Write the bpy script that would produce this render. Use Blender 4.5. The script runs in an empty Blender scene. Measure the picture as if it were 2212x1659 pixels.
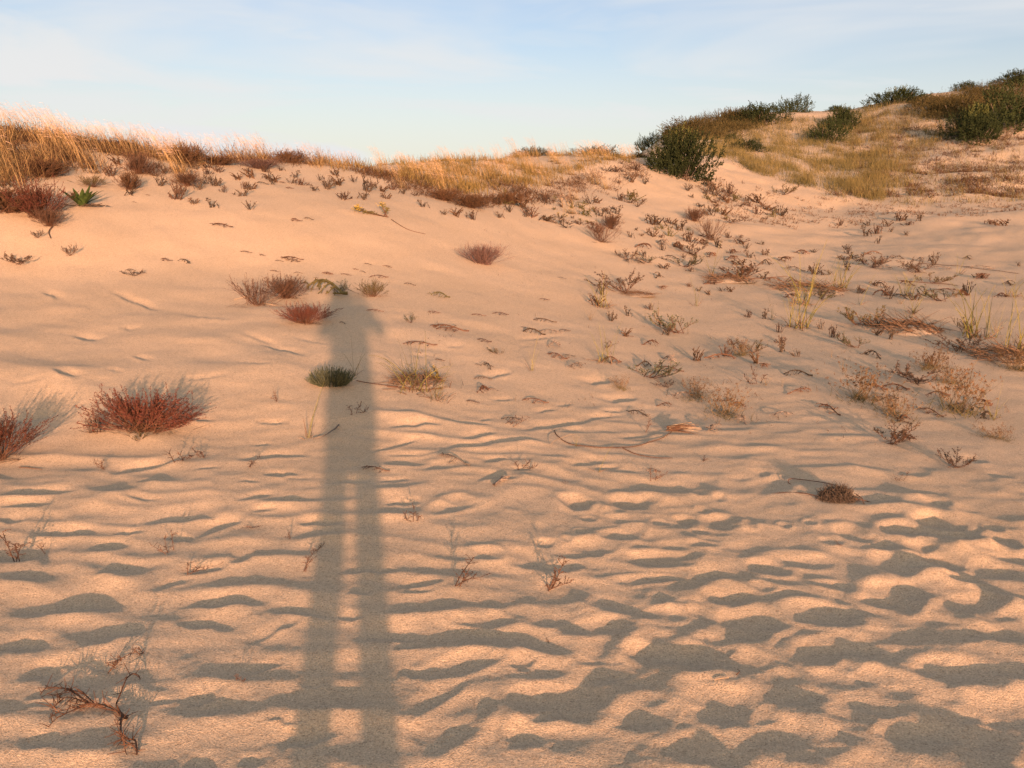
import bpy, math, random
import numpy as np
from mathutils import Vector, Matrix

# ------------------------------------------------------------------ camera, sky, sun, exposure
PITCH = math.radians(12.0)
CAM_H = 1.6
FPX = 1789.0                      # focal length in pixels of a 2212 x 1659 picture
SUN_EL = math.radians(5.8)
SUN_TRAVEL = math.radians(-10.45)  # azimuth (from +Y, clockwise) the sunlight travels towards
SUN_STRENGTH = 3.3
SKY_STRENGTH = 0.15
EXPOSURE = 1.68

scene = bpy.context.scene
C = scene.collection
cam = bpy.data.objects.new('camera', bpy.data.cameras.new('camera'))
C.objects.link(cam)
cam.location = (0, 0, CAM_H)
cam.rotation_euler = (math.pi / 2 - PITCH, 0, 0)
cam.data.sensor_width = 36.0
cam.data.lens = FPX / 2212.0 * 36.0
cam.data.clip_start = 0.02
cam.data.clip_end = 5000
scene.camera = cam

vs = scene.view_settings
vs.view_transform = 'Standard'
vs.look = 'None'
vs.exposure = EXPOSURE
vs.gamma = 1.0
vs.use_curve_mapping = False
scene.cycles.max_bounces = 6
scene.cycles.diffuse_bounces = 3

SUN_D = Vector((math.sin(SUN_TRAVEL) * math.cos(SUN_EL), math.cos(SUN_TRAVEL) * math.cos(SUN_EL), -math.sin(SUN_EL)))
sl = bpy.data.lights.new('sun', 'SUN')
sl.energy = SUN_STRENGTH
sl.color = (1.0, 0.535, 0.32)
sl.angle = math.radians(0.8)
so = bpy.data.objects.new('sun', sl)
so.rotation_euler = SUN_D.to_track_quat('-Z', 'Y').to_euler()
so.location = (3, -12, 6)
C.objects.link(so)

world = bpy.data.worlds.new('World')
scene.world = world
world.use_nodes = True
nt = world.node_tree
nt.nodes.clear()
def N(nt, typ, **kw):
    n = nt.nodes.new(typ)
    for k, v in kw.items():
        setattr(n, k, v)
    return n
w_out = N(nt, 'ShaderNodeOutputWorld')
w_bg = N(nt, 'ShaderNodeBackground')
w_sky = N(nt, 'ShaderNodeTexSky', sky_type='NISHITA', sun_disc=False)
w_sky.sun_elevation = SUN_EL
# Blender: rotation 0 puts the sun towards +Y, positive turns clockwise seen from above
w_sky.sun_rotation = SUN_TRAVEL + math.pi
w_sky.air_density = 1.0
w_sky.dust_density = 1.0
w_sky.ozone_density = 1.0
w_bg.inputs['Strength'].default_value = SKY_STRENGTH
tc = N(nt, 'ShaderNodeTexCoord')
L = nt.links.new
# a flat cloud layer: the view direction divided by its height gives the point where it meets the layer
sep = N(nt, 'ShaderNodeSeparateXYZ'); L(tc.outputs['Generated'], sep.inputs[0])
zz = N(nt, 'ShaderNodeMath', operation='ADD'); L(sep.outputs['Z'], zz.inputs[0]); zz.inputs[1].default_value = 0.10
zc = N(nt, 'ShaderNodeMath', operation='MAXIMUM'); L(zz.outputs[0], zc.inputs[0]); zc.inputs[1].default_value = 0.03
dx = N(nt, 'ShaderNodeMath', operation='DIVIDE'); L(sep.outputs['X'], dx.inputs[0]); L(zc.outputs[0], dx.inputs[1])
dy = N(nt, 'ShaderNodeMath', operation='DIVIDE'); L(sep.outputs['Y'], dy.inputs[0]); L(zc.outputs[0], dy.inputs[1])
cmb = N(nt, 'ShaderNodeCombineXYZ'); L(dx.outputs[0], cmb.inputs[0]); L(dy.outputs[0], cmb.inputs[1])
def cloud(scale, loc, rot, stretch, detail, lo, hi, dist=0.6):
    mp = N(nt, 'ShaderNodeMapping'); L(cmb.outputs[0], mp.inputs['Vector'])
    mp.inputs['Location'].default_value = loc
    mp.inputs['Rotation'].default_value = (0, 0, rot)
    mp.inputs['Scale'].default_value = stretch
    no = N(nt, 'ShaderNodeTexNoise'); L(mp.outputs[0], no.inputs['Vector'])
    no.inputs['Scale'].default_value = scale
    no.inputs['Detail'].default_value = detail
    no.inputs['Roughness'].default_value = 0.55
    no.inputs['Distortion'].default_value = dist
    mr = N(nt, 'ShaderNodeMapRange', interpolation_type='SMOOTHSTEP')
    L(no.outputs['Fac'], mr.inputs['Value'])
    mr.inputs['From Min'].default_value = lo
    mr.inputs['From Max'].default_value = hi
    return mr.outputs[0]
c1 = cloud(0.8, (0.6, 0.4, 0), math.radians(20), (0.6, 1.0, 1), 4, 0.34, 0.70)
c2 = cloud(1.3, (3.1, 1.7, 0), math.radians(-25), (0.5, 1.0, 1), 4, 0.42, 0.95, 0.6)
mx = N(nt, 'ShaderNodeMath', operation='MAXIMUM'); L(c1, mx.inputs[0]); L(c2, mx.inputs[1])
# thin haze thickening towards the horizon
hz = N(nt, 'ShaderNodeMapRange', interpolation_type='SMOOTHSTEP'); L(sep.outputs['Z'], hz.inputs['Value'])
hz.inputs['From Min'].default_value = 0.24; hz.inputs['From Max'].default_value = 0.04
hz.inputs['To Min'].default_value = 0.0; hz.inputs['To Max'].default_value = 0.62
hm = N(nt, 'ShaderNodeMath', operation='MULTIPLY'); L(mx.outputs[0], hm.inputs[0]); hm.inputs[1].default_value = 0.82
cm = N(nt, 'ShaderNodeMath', operation='MAXIMUM'); L(hm.outputs[0], cm.inputs[0]); L(hz.outputs[0], cm.inputs[1])
# a soft cream cloud bank low over the dune
mpb = N(nt, 'ShaderNodeMapping'); L(tc.outputs['Generated'], mpb.inputs['Vector']); mpb.inputs['Scale'].default_value = (2.2, 2.2, 11.0); mpb.inputs['Location'].default_value = (0.7, 0.2, 0.35)
nb = N(nt, 'ShaderNodeTexNoise'); L(mpb.outputs[0], nb.inputs['Vector']); nb.inputs['Scale'].default_value = 1.5; nb.inputs['Detail'].default_value = 5; nb.inputs['Distortion'].default_value = 0.5
mb_ = N(nt, 'ShaderNodeMapRange', interpolation_type='SMOOTHSTEP'); L(nb.outputs['Fac'], mb_.inputs['Value']); mb_.inputs['From Min'].default_value = 0.40; mb_.inputs['From Max'].default_value = 0.66
lowm = N(nt, 'ShaderNodeMapRange', interpolation_type='SMOOTHSTEP'); L(sep.outputs['Z'], lowm.inputs['Value']); lowm.inputs['From Min'].default_value = 0.33; lowm.inputs['From Max'].default_value = 0.12
bank = N(nt, 'ShaderNodeMath', operation='MULTIPLY'); L(mb_.outputs[0], bank.inputs[0]); L(lowm.outputs[0], bank.inputs[1])
cm2 = N(nt, 'ShaderNodeMath', operation='MAXIMUM'); L(cm.outputs[0], cm2.inputs[0]); L(bank.outputs[0], cm2.inputs[1]); cm = cm2
tint = N(nt, 'ShaderNodeMix', data_type='RGBA', blend_type='MULTIPLY')
tint.inputs['Factor'].default_value = 1.0
L(w_sky.outputs[0], tint.inputs['A'])
# the glow around the setting sun behind the photographer is warmer and stronger than the clear eastern sky
fb = N(nt, 'ShaderNodeMapRange', interpolation_type='SMOOTHSTEP'); L(sep.outputs['Y'], fb.inputs['Value'])
fb.inputs['From Min'].default_value = -0.6; fb.inputs['From Max'].default_value = 0.35
tb = N(nt, 'ShaderNodeMix', data_type='RGBA'); L(fb.outputs[0], tb.inputs['Factor'])
tb.inputs['A'].default_value = (1.42, 1.06, 0.80, 1); tb.inputs['B'].default_value = (0.41, 0.405, 0.52, 1)
L(tb.outputs['Result'], tint.inputs['B'])
cl = N(nt, 'ShaderNodeMix', data_type='RGBA')
L(cm.outputs[0], cl.inputs['Factor']); L(tint.outputs['Result'], cl.inputs['A'])
cl.inputs['B'].default_value = (1.72, 1.72, 1.72, 1)
L(cl.outputs['Result'], w_bg.inputs['Color'])
L(w_bg.outputs[0], w_out.inputs[0])

# ------------------------------------------------------------------ pixel rays (2212 x 1659 picture)
FW = np.array([0, math.cos(PITCH), -math.sin(PITCH)]); UP = np.array([0, math.sin(PITCH), math.cos(PITCH)])
def ray(x, y):
    vx = (np.asarray(x, float) - 1106.0) / FPX; vy = (829.5 - np.asarray(y, float)) / FPX
    d = FW + vx[..., None] * np.array([1.0, 0, 0]) + vy[..., None] * UP
    return d
def smooth(a, b, x):
    t = np.clip((x - a) / (b - a), 0, 1)
    return t * t * (3 - 2 * t)

# ------------------------------------------------------------------ terrain: profiles along lines of sight
def pchip(xk, yk, xq):
    xk = np.asarray(xk, float); yk = np.asarray(yk, float)
    h = np.diff(xk); dl = np.diff(yk) / h
    m = np.zeros_like(yk)
    for i in range(1, len(xk) - 1):
        if dl[i - 1] * dl[i] > 0:
            w1 = 2 * h[i] + h[i - 1]; w2 = h[i] + 2 * h[i - 1]
            m[i] = (w1 + w2) / (w1 / dl[i - 1] + w2 / dl[i])
    m[0] = dl[0]; m[-1] = dl[-1]
    xq = np.clip(xq, xk[0], xk[-1])
    i = np.clip(np.searchsorted(xk, xq) - 1, 0, len(h) - 1)
    t = (xq - xk[i]) / h[i]
    t2 = t * t; t3 = t2 * t
    return (2*t3 - 3*t2 + 1)*yk[i] + (t3 - 2*t2 + t)*h[i]*m[i] + (-2*t3 + 3*t2)*yk[i+1] + (t3 - t2)*h[i]*m[i+1]

# per picture column: (row, horizontal distance); the last one is the crest
COLS = [
 (0,    [(1659, 2.10), (1300, 3.10), (1000, 4.66), (800, 6.2), (600, 9.3), (450, 11.4), (340, 14.0), (285, 15.8)]),
 (350,  [(1659, 2.105), (1300, 3.11), (1000, 4.70), (800, 6.3), (600, 9.5), (450, 11.9), (385, 13.8), (330, 16.0)]),
 (700,  [(1659, 2.11), (1300, 3.12), (1000, 4.74), (800, 6.45), (600, 9.8), (450, 12.6), (395, 14.9), (352, 17.6)]),
 (1000, [(1659, 2.115), (1300, 3.13), (1000, 4.80), (800, 6.8), (600, 10.6), (450, 14.8), (400, 17.9), (340, 24.0)]),
 (1250, [(1659, 2.11), (1300, 3.145), (1000, 4.92), (800, 7.3), (600, 12.2), (470, 17.3), (400, 22.5), (330, 31.0)]),
 (1500, [(1659, 2.095), (1300, 3.155), (1000, 5.0), (800, 7.7), (600, 13.8), (470, 21.5), (375, 29.0), (300, 47.0), (262, 60.0)]),
 (1620, [(1659, 2.095), (1300, 3.155), (1000, 5.0), (800, 7.7), (600, 14.2), (480, 22.5), (385, 31.0), (300, 47.5), (246, 62.0)]),
 (1800, [(1659, 2.095), (1300, 3.155), (1000, 5.0), (800, 7.7), (600, 15.0), (500, 23.0), (400, 33.0), (300, 49.0), (238, 66.0)]),
 (2000, [(1659, 2.095), (1300, 3.155), (1000, 5.0), (800, 7.7), (600, 15.1), (510, 22.0), (420, 31.5), (300, 48.0), (206, 68.0)]),
 (2212, [(1659, 2.095), (1300, 3.155), (1000, 5.0), (800, 7.7), (600, 15.2), (520, 21.3), (430, 31.0), (300, 47.0), (215, 60.0), (160, 74.0)]),
 (2600, [(1659, 2.095), (1300, 3.155), (1000, 5.0), (800, 7.7), (600, 15.2), (520, 21.0), (430, 30.0), (300, 44.0), (150, 62.0), (90, 76.0)]),
]
NS = 900
S0, S1 = math.log(0.5), math.log(1600.0)
SQ = np.linspace(S0, S1, NS)
caz, cz = [], []
for x0, kn in COLS:
    d = ray(np.array([x0]), np.array([600]))[0]
    az = math.atan2(d[0], d[1])
    rr, zs = [], []
    for y, r in kn:
        r *= 1 + (1/math.cos(az) - 1)*(1 - min(1, max(0, (r - 7)/11)))
        vy = (829.5 - y) / FPX
        fwd = math.cos(PITCH) + vy * math.sin(PITCH)
        up = -math.sin(PITCH) + vy * math.cos(PITCH)
        zs.append(CAM_H + r * up / (fwd / math.cos(az))); rr.append(r)
    zc_, rc = zs[-1], rr[-1]
    rr = [0.5, 1.2] + rr + [rc * 1.12, rc * 1.5, rc * 3, 400, 1600]
    zs = [0.0, 0.35 * zs[0]] + zs + [zc_ + 0.02, zc_ - 0.5, zc_ * 0.45, 0, 0]
    caz.append(az); cz.append(pchip(np.log(rr), zs, SQ))
cz = np.array(cz); caz = np.array(caz)
AZ_STEP = math.radians(0.25)
NA = int(round(2 * math.pi / AZ_STEP))
AQ = -math.pi + AZ_STEP * np.arange(NA)
rs = np.exp(SQ)
zback = np.where(rs > 2, -0.012 * (rs - 2), 0.0); zback = np.maximum(zback, -0.9)
ZG = np.zeros((NA, NS))
inside = (AQ >= caz[0]) & (AQ <= caz[-1])
for j in range(NS):
    ZG[inside, j] = pchip(caz, cz[:, j], AQ[inside])
ZG[AQ < caz[0]] = cz[0]; ZG[AQ > caz[-1]] = cz[-1]
fade = 1 - smooth(math.radians(48), math.radians(95), np.abs(AQ))
ZG = ZG * fade[:, None] + zback[None, :] * (1 - fade[:, None])
def blur(a, n, axis):
    if n < 1: return a
    k = np.hanning(2 * n + 3)[1:-1]; k /= k.sum()
    out = np.zeros_like(a)
    pad = [(0, 0), (0, 0)]; pad[axis] = (n, n)
    p = np.pad(a, pad, mode='wrap' if axis == 0 else 'edge')
    for i, w in enumerate(k):
        out += w * (p[i:i + a.shape[0]] if axis == 0 else p[:, i:i + a.shape[1]])
    return out
ZG = blur(blur(ZG, 9, 0), 5, 1)

def base_h(x, y):
    x = np.asarray(x, float); y = np.asarray(y, float)
    r = np.hypot(x, y)
    a = (np.arctan2(x, y) + math.pi) / AZ_STEP
    s = np.clip((np.log(np.maximum(r, 0.5)) - S0) / (S1 - S0) * (NS - 1), 1.0, NS - 2.001)
    ai = np.floor(a).astype(int); ta = a - ai
    si = np.floor(s).astype(int); ts = s - si
    def w4(t):
        t2 = t * t; t3 = t2 * t
        return (-0.5*t3 + t2 - 0.5*t, 1.5*t3 - 2.5*t2 + 1, -1.5*t3 + 2*t2 + 0.5*t, 0.5*t3 - 0.5*t2)
    wa, ws = w4(ta), w4(ts)
    z = np.zeros_like(r)
    for i in range(4):
        ii = (ai - 1 + i) % NA
        for j in range(4):
            z += wa[i] * ws[j] * ZG[ii, np.clip(si - 1 + j, 0, NS - 1)]
    return z

def march(px, py, rmax=120.0):
    """Where the rays of these pixels meet the smooth terrain: arrays X, Y."""
    px = np.atleast_1d(np.asarray(px, float)); py = np.atleast_1d(np.asarray(py, float))
    d = ray(px, py); hd = np.hypot(d[:, 0], d[:, 1])
    ux, uy, uz = d[:, 0] / hd, d[:, 1] / hd, d[:, 2] / hd
    rg = np.exp(np.linspace(math.log(1.3), math.log(rmax), 700))
    gap = CAM_H + uz[:, None] * rg - base_h(ux[:, None] * rg, uy[:, None] * rg)
    hit = gap < 0
    k = np.where(hit.any(1), hit.argmax(1), len(rg) - 1)
    k = np.maximum(k, 1)
    g0 = np.take_along_axis(gap, (k - 1)[:, None], 1)[:, 0]; g1 = np.take_along_axis(gap, k[:, None], 1)[:, 0]
    t = np.clip(g0 / np.where(np.abs(g0 - g1) < 1e-9, 1, g0 - g1), 0, 1)
    r = rg[k - 1] + (rg[k] - rg[k - 1]) * t
    miss = ~hit.any(1)
    if miss.any():                       # above the crest: the place where the ray passes closest to the ground
        gm = gap + 0.004 * rg
        km = gm[:, 100:].argmin(1) + 100
        r = np.where(miss, rg[km], r)
    return ux * r, uy * r

# ------------------------------------------------------------------ noise and wind / foot marks in the sand
def _hash(ix, iy, seed):
    h = (ix.astype(np.int64) * 374761393 + iy.astype(np.int64) * 668265263 + seed * 1442695041) & 0xFFFFFFFF
    h = ((h ^ (h >> 13)) * 1274126177) & 0xFFFFFFFF
    h = ((h ^ (h >> 16)) * 2246822519) & 0xFFFFFFFF
    return ((h ^ (h >> 15)) & 0xFFFF) / 65535.0
def vnoise(x, y, seed=0):
    ix = np.floor(x).astype(np.int64); iy = np.floor(y).astype(np.int64)
    fx = x - ix; fy = y - iy
    fx = fx*fx*fx*(fx*(fx*6 - 15) + 10); fy = fy*fy*fy*(fy*(fy*6 - 15) + 10)
    a = _hash(ix, iy, seed); b = _hash(ix + 1, iy, seed); c = _hash(ix, iy + 1, seed); d = _hash(ix + 1, iy + 1, seed)
    return (a*(1 - fx) + b*fx)*(1 - fy) + (c*(1 - fx) + d*fx)*fy - 0.5
def fbm(x, y, seed=0, octv=3, gain=0.5):
    s = 0; a = 1.0; f = 1.0
    for o in range(octv):
        s = s + a * vnoise(x * f + 17.3 * o, y * f - 9.1 * o, seed + 31 * o); a *= gain; f *= 2.03
    return s

def worley(x, y, seed=0, k=9.0):
    """Squared distance to the nearest of scattered points, rounded where cells meet: bowls with ridges between."""
    ix = np.floor(x).astype(np.int64); iy = np.floor(y).astype(np.int64)
    s = np.zeros_like(x)
    for i in (-1, 0, 1):
        for j in (-1, 0, 1):
            cx, cy = ix + i, iy + j
            px = cx + 0.12 + 0.76*_hash(cx, cy, seed); py = cy + 0.12 + 0.76*_hash(cx, cy, seed + 77)
            wgt = 0.7 + 0.6*_hash(cx, cy, seed + 133)
            s += np.exp(-k*((x - px)**2 + (y - py)**2)*wgt)
    return -np.log(s + 1e-9)/k

# dark crescents traced in the sand (centre x, y, width, height, tilt up to the right), per enlarged crop (origin x, y, scale)
MARKS = [
 ((0, 1900, 2016/2212), [(90,295,330,75,0),(480,265,190,38,8),(790,140,330,46,5),(950,180,210,32,25),(770,232,130,25,-5),(1040,325,100,35,5),
  (880,365,220,28,10),(740,435,160,24,22),(480,375,200,22,15),(310,512,500,76,0),(970,505,400,52,5),(890,590,300,52,-5),(1190,630,230,28,25),
  (1330,555,330,38,-8),(1500,575,160,30,-5),(1680,650,310,60,3),(1610,365,300,42,3),(110,700,200,52,0),(490,665,280,46,15),(190,810,190,66,0),
  (680,850,250,56,-10),(880,910,180,46,25),(940,975,140,42,10),(1360,860,150,30,0),(1790,820,150,34,-5),(190,920,160,28,0),(200,960,150,20,0),
  (170,1115,170,56,15),(880,1205,160,60,0),(1230,1015,170,38,-5),(1340,1090,260,56,15),(1990,1050,300,100,38),(1880,930,240,52,38),(2000,800,330,56,15),
  (2080,600,240,42,-5),(1090,1195,120,40,0),(1830,430,180,28,15),(1800,465,160,20,5),(700,940,120,20,5),(1970,110,270,28,12),(1380,165,200,24,0),
  (2100,315,130,28,-15),(200,215,420,34,3),(170,30,380,28,5),(110,82,260,24,4),(1100,60,160,18,10),(1260,75,90,18,5),(1140,110,120,16,5),(600,60,180,16,-8),
  (560,205,140,18,4),(40,150,120,22,-5),(1560,470,120,30,0),(1760,700,140,26,8),(1130,790,160,30,20),(430,790,120,26,-15)]),
 ((2016, 1700, 2016/2212), [(640,560,300,42,-2),(580,640,280,24,3),(360,515,220,42,12),(240,590,150,28,10),(380,850,330,42,8),(420,925,150,54,20),(40,1000,110,46,0),
  (370,1060,380,46,12),(200,1190,390,150,5),(670,950,180,96,25),(870,970,130,110,50),(660,800,150,38,10),(800,780,80,28,5),(1080,830,200,92,33),(970,720,140,54,25),
  (1140,595,110,46,20),(1250,560,400,38,-3),(1080,680,110,24,-10),(1350,810,320,96,-5),(1390,665,180,24,-8),(1440,970,500,96,12),(930,1210,290,108,0),(1200,1130,250,110,10),
  (1700,720,300,96,25),(1850,580,220,62,0),(2080,600,220,38,-3),(2010,780,300,62,0),(2080,720,120,46,0),(1960,1070,330,112,5),(2040,1200,400,80,0),(600,1230,200,84,30),
  (1250,1350,480,110,5),(1580,1080,150,50,10),(900,1390,480,90,5),(1640,1200,240,80,15),(1500,450,130,42,5),(1720,430,120,46,15),(1880,400,110,54,20),(2000,495,130,38,0),
  (2140,490,120,46,0),(470,460,170,30,8),(540,430,90,24,10),(755,385,90,24,5),(920,400,120,36,15),(1030,408,70,20,0),(810,435,80,15,0),(820,495,130,16,0),
  (1180,408,60,15,0),(1290,398,60,15,0),(2090,425,60,20,0),(1840,310,110,24,0),(140,490,90,20,0),(240,475,50,15,0),(330,380,70,15,0),(830,345,70,20,0),(900,295,60,15,0),
  (820,270,90,15,0),(550,310,170,22,8),(1080,180,60,20,10),(1180,190,70,20,0),(1730,185,160,18,0),(2000,120,90,24,0),(2110,195,100,18,0),(440,350,90,16,5),(300,440,60,14,0),
  (640,400,80,16,0),(1380,480,90,18,0),(1620,500,100,26,5),(1780,500,100,26,8),(1060,1010,160,60,25),(1500,1240,180,60,20),(1780,1320,260,90,10),(40,1320,160,70,0),(1100,1240,140,60,10)]),
 ((1200, 1000, 1400/2212), [(690,1055,330,28,3),(1050,1045,240,18,-3),(1080,1115,210,28,10),(1170,1170,610,28,5),(640,1290,290,36,3),(700,1235,380,18,0),(1170,1280,140,24,8),
  (1210,1385,300,36,2),(620,1540,240,28,0),(980,1550,150,46,15),(600,1165,230,18,15),(1230,892,120,16,5),(1590,1050,480,28,8),(1850,1010,250,16,5),(1740,1300,230,32,5),
  (1890,1330,200,18,5),(2070,1140,200,18,5),(1850,795,180,28,8),(1960,900,170,28,10),(560,1400,200,22,5),(1200,735,150,18,12),(1120,1020,90,14,15),(1470,520,300,11,3),(1370,575,60,9,0),
  (940,570,110,11,5),(720,620,160,9,0),(300,1400,200,36,0),(1700,1560,160,54,5),(2040,1560,160,54,10),(510,1195,230,16,12),(1500,960,140,16,6),(1620,930,110,14,8),(1920,970,160,14,4),(1350,1340,120,16,4)]),
 ((0, 900, 1344/2212), [(870,460,340,13,-20),(1340,570,330,11,-6),(1680,715,230,13,-14),(1840,780,290,18,-14),(2020,725,200,9,-12),(430,960,170,24,-15),(740,925,110,11,-8),(1340,967,290,17,4),
  (190,1000,270,13,5),(700,1027,150,9,3),(230,1205,330,38,8),(1310,1222,180,20,-4),(1760,1240,230,20,0),(1700,1380,120,14,10),(950,1510,440,38,12),(1780,1460,470,32,5),(1340,1550,180,14,5),
  (1820,1580,230,32,3),(1650,885,240,10,-5),(560,690,150,20,-12),(840,640,140,13,0),(1620,1630,150,18,0),(1000,1620,220,20,3),(1920,1610,180,14,0),(330,420,130,14,-20),(920,830,120,14,-15)]),
]
_mx, _my, _mw, _mh, _mt = [], [], [], [], []
for (ox, oy, sc), lst in MARKS:
    for x, y, w, h, t in lst:
        k = 1 / (4032 / 2212.0)
        _mx.append((ox + x*sc)*k); _my.append((oy + y*sc)*k); _mw.append(w*sc*k); _mh.append(h*sc*k); _mt.append(t)
_mx, _my, _mw, _mh, _mt = map(np.array, (_mx, _my, _mw, _mh, _mt))
_cx, _cy = march(_mx, _my)
_lx, _ly = march(_mx - _mw/2, _my + _mw/2*np.tan(np.radians(_mt)))
_rx, _ry = march(_mx + _mw/2, _my - _mw/2*np.tan(np.radians(_mt)))
_nx, _ny = march(_mx, _my + _mh/2)
_fx, _fy = march(_mx, _my - _mh/2)
TAN_S = math.tan(SUN_EL)
sdx, sdy = math.sin(SUN_TRAVEL), math.cos(SUN_TRAVEL)
STAMPS = []
for i in range(len(_mx)):
    W = math.hypot(_rx[i] - _lx[i], _ry[i] - _ly[i]); vx, vy = (_rx[i] - _lx[i])/W, (_ry[i] - _ly[i])/W
    ux, uy = -vy, vx
    Ls = math.hypot(_fx[i] - _nx[i], _fy[i] - _ny[i])
    e = 0.15
    zf = base_h(np.array([_cx[i] + sdx*e, _cx[i] - sdx*e]), np.array([_cy[i] + sdy*e, _cy[i] - sdy*e]))
    slope = (zf[0] - zf[1]) / (2*e)
    Ls = min(Ls, 0.5*W + 0.12)
    dep = min(0.042, Ls * max(0.05, TAN_S + slope) * 1.05)
    STAMPS.append((_cx[i], _cy[i], ux, uy, vx, vy, W*0.5, Ls, dep, _my[i] > 1050 and _mx[i] > 980))

def detail_h(x, y):
    """Ripples, trodden hollows and clods on top of the smooth terrain."""
    r = np.hypot(x, y)
    az = np.degrees(np.arctan2(x, y))
    z = np.zeros_like(x)
    front = np.abs(az) < 75
    near = front & (r < 16) & (r > 0.3)
    X, Y, R, A = x[near], y[near], r[near], az[near]
    right = smooth(-6, 10, A)*(1 - 0.7*smooth(3.6, 5.5, R))                       # trodden flat on the right, wind-blown slope on the left
    f = 1 - smooth(4.6, 7.5 + 2.5*right, R)
    wx = X + 0.22*fbm(X*1.3, Y*1.3, 5, 2); wy = Y + 0.20*fbm(X*1.1 + 7, Y*1.1, 6, 2)
    patch = smooth(-0.28, 0.16, fbm(X*0.9, Y*1.3, 19, 2))
    rot = math.radians(14)
    rx, ry = wx*math.cos(rot) - wy*math.sin(rot), wx*math.sin(rot) + wy*math.cos(rot)
    rx = rx + 0.07*fbm(X*5, Y*6, 81, 2); ry = ry + 0.06*fbm(X*5 + 3, Y*6, 82, 2)
    foot = worley(rx/0.25, ry/0.19, 71, 5.5)                 # round trodden bowls
    ripl = worley(wx/0.36, wy/0.16, 72, 6.5)            # long wind-shaped hollows
    foot2 = worley(rx/0.145 + 5.3, ry/0.115, 74)
    clod = worley(wx/0.16, wy/0.12, 73)
    h = f*(0.35 + 0.65*patch)*(right*(0.088*(foot - 0.2) + 0.012*(foot2 - 0.2)) + (1 - right)*0.042*(ripl - 0.22))
    h += (1 - smooth(3.5, 7.0, R))*0.012*(1 - patch)*(clod - 0.2)
    soft = smooth(3, -8, A)*smooth(4.2, 5.6, R)*(1 - smooth(8.0, 10.5, R))
    h += soft*0.085*(worley(wx/0.85, wy/0.7, 75, 5.0) - 0.2)
    h += f*0.007*fbm(wx*1.2, wy*2.6, 11, 2, 0.4)
    h += (1 - smooth(5, 11, R)) * 0.0030 * fbm(X*9, Y*11, 37, 2, 0.5)
    h += 0.03 * (1 - smooth(11, 16, R)) * smooth(3, 6, R) * fbm(X*0.8, Y*0.8, 41, 2)
    h += (1 - smooth(3.5, 6, R)) * 0.0012 * fbm(X*34, Y*38, 53, 2, 0.6)
    h += smooth(5.5, 7.5, R)*(1 - smooth(12, 16, R))*0.010*fbm(X*2.6 + 0.8*Y, Y*4.2, 85, 3, 0.5)
    z[near] = h
    far = front & (r >= 6)
    X, Y, R = x[far], y[far], r[far]
    z[far] += smooth(12, 30, R) * (0.22*fbm(X*0.35, Y*0.35, 61, 3) ) + smooth(9, 18, R)*0.045*fbm(X*1.1, Y*1.1, 67, 3, 0.6)
    zlo = np.zeros_like(x); zhi = np.zeros_like(x)
    for (sx, sy, ux, uy, vx, vy, hw, Ls, dep, bowl) in STAMPS:
        rad = max(hw*1.5, Ls*2.6)
        k = np.where((np.abs(x - sx) < rad) & (np.abs(y - sy) < rad))[0]
        if not len(k): continue
        dx_, dy_ = x[k] - sx, y[k] - sy
        u = dx_*ux + dy_*uy; v = dx_*vx + dy_*vy
        if bowl:
            hw, Ls, dep = min(hw, 0.15), min(Ls, 0.13), min(dep, 0.021)
        if bowl:                                   # rounded footprint: its near wall lies in shade
            bu = Ls*0.95
            th = np.arctan2(v/hw, u/bu)
            rho = np.hypot((u - 0.35*bu)/bu, v/(hw*1.12))*(1 + 0.30*vnoise(np.cos(th)*1.6 + sx*5, np.sin(th)*1.6 + sy*5, 7))
            zlo[k] = np.minimum(zlo[k], -dep*1.0*np.clip(1 - rho*rho, 0, 1)**1.4)
            zhi[k] = np.maximum(zhi[k], 0.34*dep*np.exp(-((rho - 1.12)/0.28)**2)*(rho > 0.6))
            continue
        wob = 0.22*Ls*(vnoise(v/(0.45*hw) + sx*9, np.full_like(v, sy*7.0), 3)*2)
        cv = np.clip(1 - (v/(hw*1.08))**2, 0, 1)
        half = Ls*0.5
        uu = (u + wob - 0.25*half*(1 - cv))/half   # -1: near rim, +1: where the shade ends
        drop = smooth(-1.35, -0.15, uu); rise = 1 - smooth(0.2, 2.4, uu)
        lip = np.exp(-((uu + 1.35)/0.7)**2)
        zlo[k] = np.minimum(zlo[k], -cv*dep*0.9*drop*rise)
        zhi[k] = np.maximum(zhi[k], 0.36*cv*dep*lip)
    return z + zlo + zhi*(1 - np.clip(-zlo/0.012, 0, 1))
def ground_h(x, y):
    x = np.atleast_1d(np.asarray(x, float)); y = np.atleast_1d(np.asarray(y, float))
    return base_h(x, y) + detail_h(x, y)

# ------------------------------------------------------------------ materials
def mat(name, rough=0.8):
    m = bpy.data.materials.new(name); m.use_nodes = True
    b = m.node_tree.nodes['Principled BSDF']
    b.inputs['Roughness'].default_value = rough
    b.inputs['Specular IOR Level'].default_value = 0.25
    return m, m.node_tree, b
def ramp(nt, fac, stops):
    r = N(nt, 'ShaderNodeValToRGB')
    while len(r.color_ramp.elements) < len(stops): r.color_ramp.elements.new(0.5)
    for e, (p, c) in zip(r.color_ramp.elements, stops):
        e.position = p; e.color = (*c, 1)
    nt.links.new(fac, r.inputs[0])
    return r.outputs[0]
def noise_tex(nt, vec, scale, detail=2, rough=0.5):
    n = N(nt, 'ShaderNodeTexNoise'); n.inputs['Scale'].default_value = scale
    n.inputs['Detail'].default_value = detail; n.inputs['Roughness'].default_value = rough
    nt.links.new(vec, n.inputs['Vector'])
    return n.outputs['Fac']

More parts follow.
